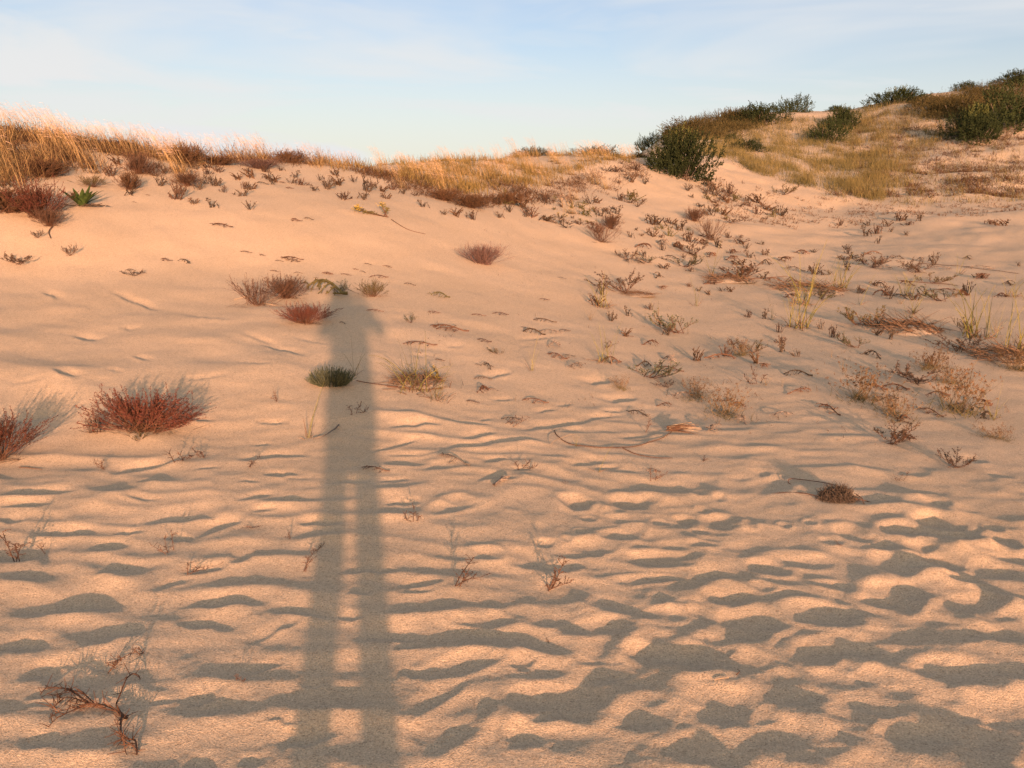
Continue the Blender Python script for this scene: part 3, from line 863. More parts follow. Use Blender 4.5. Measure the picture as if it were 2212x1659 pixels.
def blade_tuft(seed, n=16, H=0.6, blade=None, dead=30, spread=0.05, arch=0.5, az0=None, name='beach_grass_tuft', width=0.009):
    global rng; rng = np.random.default_rng(seed)
    root = thing(name, 'tuft of long narrow beach grass', 'grass tuft')
    b = np.column_stack([rng.normal(0, spread, n), rng.normal(0, spread, n), np.full(n, -0.04)])
    az = U(0, 6.28, n) if az0 is None else az0 + rng.normal(0, 0.55, n)
    P = curves(b, az, U(0.02, 0.35, n) + (0.25 if az0 is not None else 0), U(0.1, 1.0, n)*arch*2, U(0.55, 1.1, n)*H, 6)
    MB().quads(ribbons(P, width, width*0.25)).build('foliage', blade or BLADE, root)
    if dead:
        b = np.column_stack([rng.normal(0, spread*1.5, dead), rng.normal(0, spread*1.3, dead), np.full(dead, -0.02)])
        P = curves(b, U(0, 6.28, dead), U(0.2, 1.3, dead), U(0.1, 0.6, dead), U(0.10, 0.30, dead)*H*1.2, 3)
        MB().quads(ribbons(P, width, width*0.4)).build('dead_leaves', THATCH, root)
    return proto(root, 0.6*H, 0.95*H)

def dry_sprig(seed, n=12, H=0.12, m=None, name='dry_tuft', broad=0.011, lean=1.0):
    """Short dark stubble tuft: one mesh, it shows a few pixels high."""
    global rng; rng = np.random.default_rng(seed)
    b = np.column_stack([rng.normal(0, 0.25*H, n), rng.normal(0, 0.15*H, n), np.full(n, -0.01)])
    P = curves(b, U(0, 6.28, n), U(0.1, lean, n), U(-0.2, 0.5, n), U(0.5, 1.1, n)*H, 3)
    M = MB().quads(ribbons(P, broad, broad*0.35))
    pos, d = along(P, U(0.3, 1.0, (n, 5)))
    dd = d.reshape(-1, 3)*0.6 + nrm(rng.normal(size=(n*5, 3)))*0.8
    M.tris(leaves(pos.reshape(-1, 3), dd, U(0.10, 0.26, n*5)*H, U(0.05, 0.10, n*5)*H))
    o = M.build(name, m or DARKDRY)
    o['category'] = 'dry plant'
    return proto(o, 1.1*H, 0.95*H)

def creeping_plant(seed, m, stems=9, R=0.3, H=0.12, leafn=34, lsz=0.022, name='creeping_plant'):
    """Flat-lying plant with short upturned branches carrying small leaves."""
    global rng; rng = np.random.default_rng(seed)
    root = thing(name, 'low creeping plant', 'plant')
    az = U(0, 6.28, stems)
    b = np.column_stack([rng.normal(0, 0.03, stems), rng.normal(0, 0.03, stems), np.full(stems, 0.0)])
    P = curves(b, az, U(0.9, 1.35, stems), -U(0.2, 0.9, stems), U(0.5, 1.05, stems)*R, 5)
    k = 5
    pos, d = along(P, U(0.3, 1, (stems, k))); pos = pos.reshape(-1, 3)
    Q = curves(pos, np.repeat(az, k) + rng.normal(0, 0.9, stems*k), U(0.2, 1.0, stems*k), -U(0, 0.4, stems*k), U(0.25, 0.5, stems*k)*R*0.8, 4)
    MB().quads(sticks(P, 0.004, 0.002)).quads(sticks(Q, 0.0024, 0.0012)).build('stem', TWIG, root)
    a1, d1 = along(Q, U(0.25, 1, (stems*k, leafn//3))); a2, d2 = along(P, U(0.4, 1, (stems, leafn//3)))
    pp = np.concatenate([a1.reshape(-1, 3), a2.reshape(-1, 3)]); dd = np.concatenate([d1.reshape(-1, 3), d2.reshape(-1, 3)])
    dd = dd*0.7 + nrm(rng.normal(size=dd.shape))*0.7
    MB().tris(leaves(pp, dd, U(0.6, 1.2, len(pp))*lsz, U(0.3, 0.5, len(pp))*lsz)).build('foliage', m, root)
    return proto(root, 1.7*R, H*1.3)

def seed_weed(seed, n=46, R=0.22, H=0.24, name='weed_plant'):
    global rng; rng = np.random.default_rng(seed)
    root = thing(name, 'wispy straw coloured weed', 'weed')
    b = np.column_stack([rng.normal(0, 0.25*R, n), rng.normal(0, 0.2*R, n), np.full(n, -0.01)])
    P = curves(b, U(0, 6.28, n), U(0.15, 1.2, n), -U(0, 0.35, n), U(0.6, 1.15, n)*H*1.15, 5)
    Q, dq = along(P, U(0.45, 0.95, (n, 3))); Q = Q.reshape(-1, 3)
    S = curves(Q, U(0, 6.28, n*3), U(0.1, 1.1, n*3), np.zeros(n*3), U(0.12, 0.3, n*3)*H, 3)
    nb = 110
    b2 = np.column_stack([rng.normal(0, 0.45*R, nb), rng.normal(0, 0.35*R, nb), np.full(nb, -0.01)])
    Bz = curves(b2, U(0, 6.28, nb), U(0.2, 1.2, nb), U(0, 0.5, nb), U(0.2, 0.5, nb)*H, 3)
    MB().quads(ribbons(P, 0.0034, 0.0018)).quads(ribbons(S, 0.0022, 0.0014)).build('stem', SEED, root)
    MB().quads(ribbons(Bz, 0.0045, 0.0015)).build('foliage', OLIVE, root)
    tips = np.concatenate([P[:, -1], S[:, -1]])
    pp = np.repeat(tips, 5, 0)
    MB().tris(leaves(pp, rng.normal(size=pp.shape), 0.012, 0.007)).build('seed_head', SEEDHEAD, root)
    return proto(root, 2.0*R, H*1.0)

def comb_twig(seed, Ln=0.3, m=None, n=13, name='dry_twig', rise=0.09, droop=True):
    """Fallen plume of a dead stem: an arched rib lying on the sand with a comb of drooping branchlets on one side."""
    global rng; rng = np.random.default_rng(seed)
    x = np.linspace(-0.5, 0.5, 9)*Ln
    z = (0.25 - (np.linspace(-0.5, 0.5, 9) + 0.12)**2)*rise*4*Ln*U(0.7, 1.1); z = np.maximum(z, 0.004)
    y = np.sin(np.linspace(0, 3, 9) + U(0, 3))*0.04*Ln
    P = np.column_stack([x, y, z])[None]
    M = MB().quads(sticks(P, 0.0026, 0.0046))
    t = np.sort(U(0.0, 0.9, (1, n))); pos, d = along(P, t); pos = pos.reshape(-1, 3)
    Q = curves(pos, WIND + rng.normal(0, 0.7, n), U(1.2, 1.9, n), U(0.3, 1.0, n), U(0.10, 0.26, n)*Ln, 4)
    Q[:, :, 2] = np.maximum(Q[:, :, 2], 0.003)
    M.quads(sticks(Q, 0.0022, 0.0014))
    pp, dd = along(Q, U(0.2, 1, (n, 5)))
    M.tris(leaves(pp.reshape(-1, 3), dd.reshape(-1, 3) + 0.6*nrm(rng.normal(size=(n*5, 3))), 0.011, 0.006))
    o = M.build(name, m or TWIG)
    o['category'] = 'twig'
    return proto(o, Ln, rise*Ln)

def branch_twig(seed, H=0.2, m=None, n=9, name='dead_sprig'):
    """Upright or leaning dead sprig with short forked side branches."""
    global rng; rng = np.random.default_rng(seed)
    k = 3
    b = np.column_stack([rng.normal(0, 0.02, k), rng.normal(0, 0.02, k), np.full(k, -0.01)])
    P = curves(b, U(-1.9, 1.9, k), U(0.15, 0.8, k), U(-0.3, 0.7, k), U(0.6, 1.1, k)*H, 6)
    M = MB().quads(sticks(P, 0.0028, 0.0011))
    pos, d = along(P, U(0.3, 1, (k, n))); pos = pos.reshape(-1, 3); q = len(pos)
    Q = curves(pos, U(0, 6.28, q), U(0.3, 1.5, q), U(-0.4, 0.7, q), U(0.10, 0.28, q)*H, 4)
    M.quads(sticks(Q, 0.0016, 0.0008))
    pp, dd = along(Q, U(0.2, 1, (q, 4)))
    M.tris(leaves(pp.reshape(-1, 3), dd.reshape(-1, 3) + 0.7*nrm(rng.normal(size=(q*4, 3))), 0.008, 0.004))
    o = M.build(name, m or TWIG); o['category'] = 'twig'
    return proto(o, 0.8*H, 0.9*H)

def thatch_mound(seed, R=0.5, H=0.055, n=360, m=None, name='dead_grass_tuft'):
    global rng; rng = np.random.default_rng(seed)
    root = thing(name, 'low mound of dead grass and sand', 'dead grass')
    # sandy hump
    a = np.linspace(0, 6.283, 25)[:-1]; rr = np.linspace(0, 1, 8)
    V = np.zeros((8, 24, 3))
    for i, r in enumerate(rr):
        w = 1 + 0.22*np.array([vnoise(np.array([math.cos(t)*1.3]), np.array([math.sin(t)*1.3]), seed)[0] for t in a])
        V[i, :, 0] = np.cos(a)*r*R*w; V[i, :, 1] = np.sin(a)*r*R*0.7*w; V[i, :, 2] = H*(1 - r*r)**1.2 - 0.02
    q = np.stack([V[:-1], V[1:], np.roll(V[1:], -1, 1), np.roll(V[:-1], -1, 1)], 2).reshape(-1, 4, 3)
    MB().quads(q).build('mound', M_SAND, root)
    r = np.sqrt(U(0, 1, n))*0.95; t = U(0, 6.28, n)
    b = np.column_stack([np.cos(t)*r*R, np.sin(t)*r*R*0.7, H*np.clip(1 - r*r, 0, 1)**1.2])
    P = curves(b, WIND + 0.4 + rng.normal(0, 1.3, n), U(1.0, 1.65, n), U(-0.1, 0.5, n), U(0.12, 0.5, n)*R*1.3, 3)
    MB().quads(ribbons(P, 0.006, 0.002)).build('dead_leaves', m or THATCH, root)
    return proto(root, 2*R, H*1.1)
SANDHEAP = leafmat('littered_sand', (0.16, 0.105, 0.07), (0.34, 0.245, 0.17), 20, 0.95, 0.05)

def trail(name, pts, r0, r1, material, label, cat, lift=0.006, parent=None, arch=0.0, fringe=0):
    """A thin stem lying on the sand along picture points."""
    pts = np.array(pts, float)
    # resample
    k = np.linspace(0, len(pts) - 1, max(8, 6*len(pts)))
    i = np.minimum(k.astype(int), len(pts) - 2); w = (k - i)[:, None]
    p0 = pts[np.maximum(i - 1, 0)]; p1 = pts[i]; p2 = pts[i + 1]; p3 = pts[np.minimum(i + 2, len(pts) - 1)]
    pp = 0.5*(2*p1 + (p2 - p0)*w + (2*p0 - 5*p1 + 4*p2 - p3)*w**2 + (3*p1 - p0 - 3*p2 + p3)*w**3)
    X, Y = march(pp[:, 0], pp[:, 1])
    s = np.linspace(0, 1, len(X))
    Z = ground_h(X, Y) + lift + arch*np.sin(s*math.pi)
    for _ in range(2): Z[1:-1] = np.maximum(Z[1:-1], 0.5*(Z[:-2] + Z[2:]))
    W = np.column_stack([X, Y, Z])
    o_ = W[0].copy()
    mb = MB().quads(sticks((W - o_)[None], r0, r1))
    if fringe:
        pos, d = along((W - o_)[None], U(0.1, 1.0, (1, fringe))); pos = pos.reshape(-1, 3)
        Q = curves(pos, WIND + rng.normal(0, 1.3, fringe), U(0.6, 1.8, fringe), U(-0.4, 0.5, fringe), U(0.02, 0.06, fringe), 3)
        mb.quads(sticks(Q, 0.0016, 0.0009))
    o = mb.build(name, material, parent)
    if parent is None:
        o.location = o_; o['label'] = label; o['category'] = cat
    return o, W

# ------------------------------------------------------------------ planting
def crop(ox, oy, sc, lst):
    k = 2212/4032.0
    return [((ox + a[0]*sc)*k, (oy + a[1]*sc)*k) + tuple(v*sc*k if isinstance(v, (int, float)) and i < 2 else v for i, v in enumerate(a[2:])) for a in lst]
def in_poly(x, y, poly):
    c = np.zeros(len(x), bool); j = len(poly) - 1
    for i in range(len(poly)):
        xi, yi = poly[i]; xj, yj = poly[j]
        c ^= ((yi > y) != (yj > y)) & (x < (xj - xi)*(y - yi)/((yj - yi) or 1e-9) + xi)
        j = i
    return c
def scatter(poly, n, seed, mind=0.0, dens=None):
    r = np.random.default_rng(seed); p = np.array(poly, float)
    out = []; tries = 0
    while len(out) < n and tries < 60:
        tries += 1
        x = r.uniform(p[:, 0].min(), p[:, 0].max(), 4*n); y = r.uniform(p[:, 1].min(), p[:, 1].max(), 4*n)
        k = in_poly(x, y, poly)
        if dens is not None: k &= r.random(len(x)) < dens(x, y)
        for a, b in zip(x[k], y[k]):
            if len(out) >= n: break
            if mind and any(abs(a - c) < mind and abs(b - e) < mind*0.5 for c, e in out): continue
            out.append((a, b))
    return out

# --- bushes on the right hill
BUSHY = [bush(s, young=(s == 11), shoots=(900 if s == 11 else 640)) for s in (11, 12, 13)]
BRUSHY = [bush(s, shoots=800, leafm=BRUSH, name='brush_shrub', leaf=0.055, lobes=9, wob=0.15) for s in (21, 22)]
BIG = [
 (0, 1466, 372, 155, 92, 'large dark green bush with pale young shoots on top, standing on open sand', 'bush'),
 (1, 1402, 308, 42, 30, 'small dark bush half hidden behind the large bush on open sand', 'bush'),
 (2, 1645, 266, 124, 40, 'wide dark green bush on the hill crest just under the lone round tree', 'bush'),
 (1, 1716, 237, 66, 34, 'round dark tree-like shrub standing alone against the sky on the crest', 'bush'),
 (2, 1808, 238, 44, 12, 'tiny dark bush peeping over the hill crest beside bare sand', 'bush'),
 (0, 1818, 274, 72, 40, 'upper half of the twin bush in the middle of the grassy hillside', 'bush'),
 (1, 1790, 304, 78, 44, 'lower half of the twin bush in the middle of the grassy hillside', 'bush'),
 (2, 1612, 330, 76, 22, 'low sprawling green bush in the grass beside the large bush', 'bush'),
 (1, 1585, 308, 50, 18, 'small loose green bush just above the sprawling one in the grass', 'bush'),
 (0, 1945, 224, 104, 28, 'dark bush on the skyline with pale sand directly behind it', 'bush'),
 (2, 2086, 190, 50, 18, 'small dark bush sitting on top of the bare sand ridge', 'bush'),
 (0, 2104, 305, 112, 58, 'dense green bush on the hillside above a worn sandy hollow', 'bush'),
 (1, 2196, 276, 112, 76, 'largest bush of the hillside, dark and cut off by the picture edge', 'bush'),
 (2, 2198, 164, 70, 20, 'dark bush on the very highest point of the ridge', 'bush'),
 (1, 2208, 186, 60, 20, 'dark bush on the sand slope just below the highest ridge bush', 'bush'),
]
for i, px, py, w, h, lab, cat in BIG:
    put(BUSHY[i], px, py, hpx=h*1.25, wpx=w*1.06, label=lab, group='bushes on the hill', cat=cat, sink=0.33)
BRS = [
 (0, 1150, 320, 96, 22, 'rounded olive mound of brush on the low saddle of the skyline'),
 (1, 1282, 320, 140, 22, 'long low mound of brush on the skyline left of the large bush'),
 (0, 1500, 284, 130, 34, 'olive brush covering the near shoulder of the hill crest'),
 (1, 1585, 262, 110, 28, 'olive brush on the hill crest next to the wide dark bush'),
 (0, 1545, 296, 120, 18, 'faded brush patch low on the hill behind the large bush'),
 (1, 2070, 246, 140, 36, 'brown brush spreading over the upper hillside beside the dense bushes'),
 (0, 2150, 215, 120, 24, 'brown brush high on the slope under the sand ridge'),
 (1, 2015, 232, 90, 22, 'sparse brown brush next to the bush with pale sand behind it'),
 (1, 1380, 318, 60, 16, 'short strip of brush on the skyline touching the small half hidden bush'),
]
for i, px, py, w, h, lab in BRS:
    put(BRUSHY[i], px, py, hpx=h*1.35, wpx=w, label=lab, group='brush on the dune skyline and hill', cat='brush', sink=0.45)

# --- hill grass and scrub cover: nobody could count it
def clump_field(name, label, pts, material, n=12, H=0.35, w=0.012, spread=0.10, seed=5, leafy=False, lean=0.25):
    global rng; rng = np.random.default_rng(seed)
    pts = np.array(pts); X, Y = march(pts[:, 0], pts[:, 1]); Z = ground_h(X, Y)
    r = np.hypot(X, Y)
    N_ = len(X)*n
    b = np.repeat(np.column_stack([X, Y, Z]), n, 0)
    sc = np.repeat(rng.uniform(0.6, 1.35, len(X)), n)
    off = rng.normal(0, spread, (N_, 2))*sc[:, None]
    b[:, :2] += off
    b[:, 2] = base_h(b[:, 0], b[:, 1]) + detail_h(b[:, 0], b[:, 1]) - 0.02
    wid = np.maximum(w, 0.00022*np.hypot(b[:, 0], b[:, 1]))
    m = MB()
    if leafy:
        P = curves(b, U(0, 6.28, N_), U(0.2, 1.2, N_), U(-0.3, 0.5, N_), H*sc*U(0.5, 1.1, N_), 2)
        m.quads(ribbons(P, wid*0.7, wid*0.4))
        pos, d = along(P, U(0.2, 1, (N_, 4)))
        m.tris(leaves(pos.reshape(-1, 3), d.reshape(-1, 3) + nrm(rng.normal(size=(N_*4, 3))), np.repeat(wid, 4)*U(2.0, 4.0, N_*4), np.repeat(wid, 4)*1.3))
    else:
        P = curves(b, WIND + rng.normal(0, 1.5, N_), np.abs(rng.normal(lean*0.6, lean, N_)), U(0.05, 0.6, N_), H*sc*U(0.5, 1.15, N_), 3)
        m.quads(ribbons(P, wid, wid*0.3))
    o = m.build(name, material); o['kind'] = 'stuff'; o['label'] = label
    return o
def fn(x, y, s=60.0, seed=3): return fbm(x/s, y/(s*0.5), seed, 3)
HILL1 = [(1395,345),(1440,285),(1600,255),(1760,262),(1900,232),(2000,215),(2212,190),(2212,250),(2030,310),(1985,345),(1960,400),(1900,430),(1770,410),(1560,352),(1540,340)]
clump_field('hill_grass', 'short golden dune grass covering the lower hillside behind the large bush',
   scatter(HILL1, 4200, 101, 0, lambda x, y: np.clip(0.62 + 1.7*fn(x, y, 26, 8), 0.03, 1)*np.where(x > 1920, 0.45, 1)), HILLGRASS, n=10, H=0.36, spread=0.16, seed=51)
HILL2 = [(1780,300),(1900,240),(2212,230),(2212,420),(2000,425),(1760,420),(1880,410)]
clump_field('sparse_hill_grass', 'sparse dry grass scattered over the sandy part of the hillside',
   scatter(HILL2, 1500, 102, 0, lambda x, y: np.clip(0.55 + 1.9*fn(x, y, 16, 9), 0, 1)), SCRUB, n=9, H=0.22, spread=0.12, seed=52, leafy=True)
CREST = [(700,345),(1000,332),(1110,322),(1385,325),(1385,345),(1270,365),(1180,400),(1000,420),(930,405),(860,388),(720,365)]
clump_field('crest_grass', 'golden green dune grass carpeting the saddle of the dune crest',
   scatter(CREST, 680, 103, 0, lambda x, y: np.clip(0.55 + 2.0*fn(x, y, 26, 10), 0.03, 1)), GOLDGREEN, n=11, H=0.21, spread=0.13, seed=53)
SCRUBP = [(-60,268),(150,285),(330,318),(500,332),(740,345),(760,366),(640,360),(520,352),(420,362),(300,340),(180,330),(120,372),(60,385),(-60,400)]
clump_field('scrub_cover', 'brown heathy scrub under the tall grass along the dune crest',
   scatter(SCRUBP, 430, 104, 0, lambda x, y: np.clip(0.55 + 2.0*fn(x, y, 50, 12), 0.03, 1)), SCRUB, n=12, H=0.26, w=0.008, spread=0.14, seed=54, leafy=True)
clump_field('crest_straw_grass', 'low straw coloured grass between the scrub along the left part of the crest',
   scatter(SCRUBP, 420, 111, 0, lambda x, y: np.clip(0.5 + 2.0*fn(x, y, 40, 43), 0.03, 1)), STRAW, n=11, H=0.30, w=0.008, spread=0.10, seed=61, lean=0.35)
clump_field('saddle_scrub', 'brown ground scrub at the foot of the grass on the saddle',
   scatter([(720,358),(960,385),(1180,398),(1380,350),(1400,380),(1300,420),(1150,440),(1010,450),(900,415)], 520, 105, 0, lambda x, y: np.clip(0.5 + 2.4*fn(x, y, 40, 14), 0.0, 1)), SCRUB, n=10, H=0.16, w=0.008, spread=0.12, seed=55, leafy=True)

clump_field('thin_hill_grass', 'thin pale grass blades among the dry tufts of the sandy hillside',
   scatter([(1880,300),(2212,240),(2212,430),(1960,440),(1780,425)], 700, 107, 0), HILLGRASS, n=6, H=0.28, spread=0.12, seed=58)
clump_field('hill_brush_cover', 'low olive brush cover hugging the upper hill and its skyline',
   scatter([(1425,300),(1470,272),(1540,252),(1600,236),(1660,246),(1640,275),(1560,300)], 330, 109, 0, lambda x, y: np.clip(0.7 + 1.5*fn(x, y, 30, 41), 0.1, 1)) +
   scatter([(1960,240),(2040,215),(2110,190),(2230,158),(2230,262),(2150,268),(2020,262)], 420, 110, 0, lambda x, y: np.clip(0.55 + 1.8*fn(x, y, 30, 42), 0.0, 1)), BRUSH, n=14, H=0.55, w=0.02, spread=0.45, seed=60, leafy=True)
clump_field('plant_litter', 'fine dark plant litter strewn over the sand flat and lower slopes',
   scatter([(1000,450),(1400,390),(1700,430),(2212,450),(2212,900),(1900,980),(1500,930),(1150,900),(900,780),(950,640)], 620, 108, 0, lambda x, y: np.clip(0.25 + 2.4*fn(x, y, 60, 33), 0, 1)), DARKDRY, n=3, H=0.07, w=0.006, spread=0.05, seed=59, lean=1.9)
# --- tall bunch grass along the crest
PG = [plume_tuft(s, spread=0.15) for s in (31, 32, 33, 34)]
PGG = [plume_tuft(s, green=True, n=22, lean=(0.05, 0.4), heads=0.7, spread=0.14) for s in (36, 37, 38)]
TALL = [(-5,345,95),(28,400,118),(10,300,70),(52,300,62),(75,305,66),(100,300,66),(120,325,80),(150,338,86),(172,348,84),(195,360,92),(212,372,84),(140,300,60),(170,305,56),
 (225,330,58),(255,335,60),(285,338,62),(310,335,58),(240,310,50),(275,315,48),(335,340,60),(352,345,66),(330,325,46),(385,372,78),(400,392,90),(372,338,50),(415,345,50),(395,332,44),
 (440,340,48),(465,345,50),(490,343,48),(520,347,54),(545,348,52),(570,347,50),(583,346,54),(605,347,36),(640,350,36),(668,356,44),(690,358,44)]
for i, (px, py, h) in enumerate(TALL):
    lab = ('big tuft of tall straw coloured feathery grass on the sandy edge of the crest' if h >= 84 else
           'tuft of tall straw coloured grass with feathery heads leaning along the dune crest')
    put(PG[i % 4], px, py, hpx=h*1.0, label=lab, group='big plumed tufts at the dune edge' if h >= 84 else 'plumed grass along the crest', rz=U(-0.3, 0.3))
r_ = np.random.default_rng(77)
for i in range(18):
    px = r_.uniform(-20, 720); py = np.interp(px, [-20, 150, 330, 500, 720], [285, 300, 326, 340, 350]) + r_.normal(0, 4)
    put(PG[i % 4], px, py, hpx=r_.uniform(28, 50)*np.interp(px, [0, 720], [1.1, 0.85]), label='slim tuft of feathery grass standing in the band of scrub on the dune crest', group='slim plumed tufts in the crest scrub', rz=U(-0.4, 0.4))
for i, (px, py) in enumerate(scatter([(700,352),(1000,338),(1140,330),(1180,345),(1150,380),(1000,410),(930,400),(860,382),(720,362)], 54, 78, 12)):
    h = r_.uniform(22, 42)
    put(PGG[i % 3], px, py, hpx=h, label='golden green tuft of bunch grass on the saddle of the dune', group='bunch grass on the saddle', rz=U(-0.5, 0.3))
for i, (px, py, h) in enumerate([(965,428,74),(868,404,50),(1180,395,44),(1150,372,46),(1232,375,36),(1270,352,34),(1100,392,44),(1320,345,30),(1205,352,34),(1350,338,28),(1232,460,44),(1285,395,40),(1310,405,34),(1243,428,30)]):
    put(PGG[i % 3], px, py, hpx=h, label='lone golden tuft of grass on bare sand below the grassy saddle', group='lone tufts below the saddle', rz=U(-0.5, 0.3))
for i, (px, py) in enumerate(scatter([(1180,330),(1385,322),(1385,340),(1300,356),(1190,352)], 26, 79, 8)):
    put(PGG[i % 3], px, py, hpx=r_.uniform(20, 32), label='short golden tuft of grass near the brush mounds of the skyline', group='short tufts near the brush mounds', rz=U(-0.5, 0.3))

# --- shrubs on the sand
FS_RED = fan_shrub(201, RED, stems=150, leafn=44, lsz=0.019, spread=0.5, H=0.34, gap=1, name='red_shrub', flare=1.3)
FS_RED2 = fan_shrub(202, RED, stems=120, leafn=40, lsz=0.020, spread=0.5, H=0.42, name='red_shrub')
FS_BROWN = fan_shrub(203, BROWN, stems=120, leafn=36, lsz=0.024, spread=0.5, H=0.42, name='brown_shrub')
FS_OPEN = fan_shrub(204, BROWN, stems=46, leafn=7, lsz=0.020, spread=0.5, H=0.36, name='twiggy_shrub', twigs=4)
FS_PURP = fan_shrub(205, PURPLE, stems=150, leafn=8, lsz=0.013, spread=0.5, H=0.36, name='purple_grey_shrub', stemm=PURPLE, thatch=False, twigs=5, flare=1.2)
FS_DARK = fan_shrub(206, SCRUB, stems=130, leafn=36, lsz=0.028, spread=0.5, H=0.40, name='dark_shrub', flare=1.35)
FS_OLIVE = fan_shrub(207, OLIVE, stems=60, leafn=26, lsz=0.024, spread=0.5, H=0.36, name='olive_shrub')
for pr, px, py, w, h, lab in [
 (FS_RED, 308, 922, 195, 72, 'wide brick red shrub with a gap in the middle, alone on the lower sand slope'),
 (FS_RED2, -8, 985, 130, 84, 'brick red shrub cut off by the picture edge, casting a shadow to its right'),
 (FS_OPEN, 560, 655, 118, 56, 'open twiggy brown shrub with pale dead runners at its foot'),
 (FS_BROWN, 618, 640, 88, 42, 'dense brown shrub touching the open twiggy one behind it'),
 (FS_RED2, 662, 696, 104, 40, 'reddish brown shrub at the edge of the shadow of the photographer'),
 (FS_PURP, 1042, 572, 96, 40, 'purple grey shrub like a brush, alone on smooth sand'),
 (FS_DARK, 18, 458, 120, 42, 'dark brown shrub cut off by the picture edge on the upper slope'),
 (FS_RED2, 88, 470, 90, 62, 'reddish shrub with bleached stalks next to the green strap-leaved plant'),
 (FS_BROWN, 108, 490, 50, 30, 'ragged tangle of dead stems hanging at the foot of the reddish shrub'),
 (FS_DARK, 1016, 448, 70, 26, 'dark brown cushion shrub at the lower edge of the grassy saddle'),
 (FS_DARK, 958, 430, 76, 24, 'dark scrubby shrub around the foot of the lone golden tuft'),
 (FS_BROWN, 300, 376, 56, 40, 'brown upright shrub on the crest edge between two big grass tufts'),
 (FS_DARK, 402, 352, 76, 34, 'dark dense shrub on the crest beside a leaning grass tuft'),
 (FS_DARK, 280, 408, 40, 32, 'small dark rounded shrub just below the crest edge'),
 (FS_OLIVE, 200, 402, 58, 22, 'low greenish shrub on sand above the green strap-leaved plant'),
 (FS_DARK, 250, 326, 60, 20, 'dark shrub behind the big grass tufts on the crest'),
 (FS_OPEN, 335, 380, 60, 26, 'thin bare shrub trailing down from the crest edge'),
 (FS_BROWN, 405, 402, 52, 26, 'brown matted shrub under the leaning grass tuft'),
 (FS_DARK, 470, 356, 70, 16, 'dark low shrub spilling over the sand edge of the crest'),
 (FS_PURP, 560, 364, 90, 20, 'purple grey low shrub along the crest edge right of bare sand'),
 (FS_DARK, 625, 352, 70, 22, 'dark shrub in the yellow grass of the crest'),
 (FS_DARK, 95, 380, 80, 30, 'brown shrub between the two biggest grass tufts on the slope'),
 (FS_DARK, 1100, 440, 70, 24, 'dark brown shrub right of the cushion shrub under the saddle'),
 (FS_BROWN, 1500, 480, 40, 26, 'compact brown shrub on the sand below the large bush'),
 (FS_BROWN, 1320, 492, 40, 28, 'brown seedy shrub among the dry tufts below the saddle'),
 (FS_OPEN, 1535, 520, 60, 44, 'tall thin brown shrub on open sand right of centre'),
 (FS_OPEN, 1300, 525, 70, 40, 'scraggly brown shrub with trailing twigs below the seedy one'),
 (FS_OLIVE, 805, 636, 70, 32, 'green and brown twiggy shrub beside the shadow of the head'),
]:
    put(pr, px, py, hpx=h*1.05, wpx=w, label=lab, rz=U(-0.25, 0.25), sink=0.02)

# grey-green cushion, grey stub, rosette
def cushion(seed=301):
    global rng; rng = np.random.default_rng(seed)
    root = thing('cushion_plant', 'grey green cushion of short upright shoots, half in the shadow of the photographer', 'plant')
    n = 330
    r = np.sqrt(U(0, 1, n))*0.40; t = U(0, 6.28, n)
    b = np.column_stack([np.cos(t)*r, np.sin(t)*r*0.6, np.full(n, -0.01)])
    P = curves(b, t*0 + np.arctan2(b[:, 0], b[:, 1]), 0.15 + 1.1*r/0.40*U(0.6, 1.1, n), -U(0, 0.5, n), U(0.20, 0.34, n), 4)
    MB().quads(sticks(P, 0.006, 0.004)).build('stem', GREYGREEN, root)
    pos, d = along(P, U(0.25, 1, (n, 16)))
    MB().tris(leaves(pos.reshape(-1, 3), d.reshape(-1, 3)*1.0 + 0.5*nrm(rng.normal(size=(n*16, 3))), 0.036, 0.011)).build('foliage', GREYGREEN, root)
    return proto(root, 1.05, 0.36)
put(cushion(), 716, 826, hpx=34, wpx=84, label='grey green cushion of short upright shoots, half in the shadow of the photographer', rz=0)
def grey_stub(seed=302):
    global rng; rng = np.random.default_rng(seed)
    root = thing('dead_plant', 'grey stub', 'dead plant')
    n = 60
    b = np.column_stack([U(-0.08, 0.08, n), U(-0.05, 0.05, n), np.full(n, -0.01)])
    P = curves(b, WIND + rng.normal(0, 0.4, n), U(0.0, 0.5, n), U(-0.1, 0.2, n), U(0.12, 0.22, n), 3)
    MB().quads(sticks(P, 0.006, 0.004)).build('stem', GREYWOOD, root)
    b = np.column_stack([rng.normal(0, 0.1, 40), rng.normal(0, 0.06, 40), np.full(40, 0.005)])
    P = curves(b, U(0, 6.28, 40), U(1.2, 1.55, 40), U(0, 0.1, 40), U(0.05, 0.14, 40), 3)
    MB().quads(sticks(P, 0.003, 0.0015)).build('root', TWIG, root)
    return proto(root, 0.26, 0.2)
put(grey_stub(), 205, 926, hpx=32, wpx=36, label='small grey bundle of dead stems at the left foot of the wide red shrub', rz=0.3)
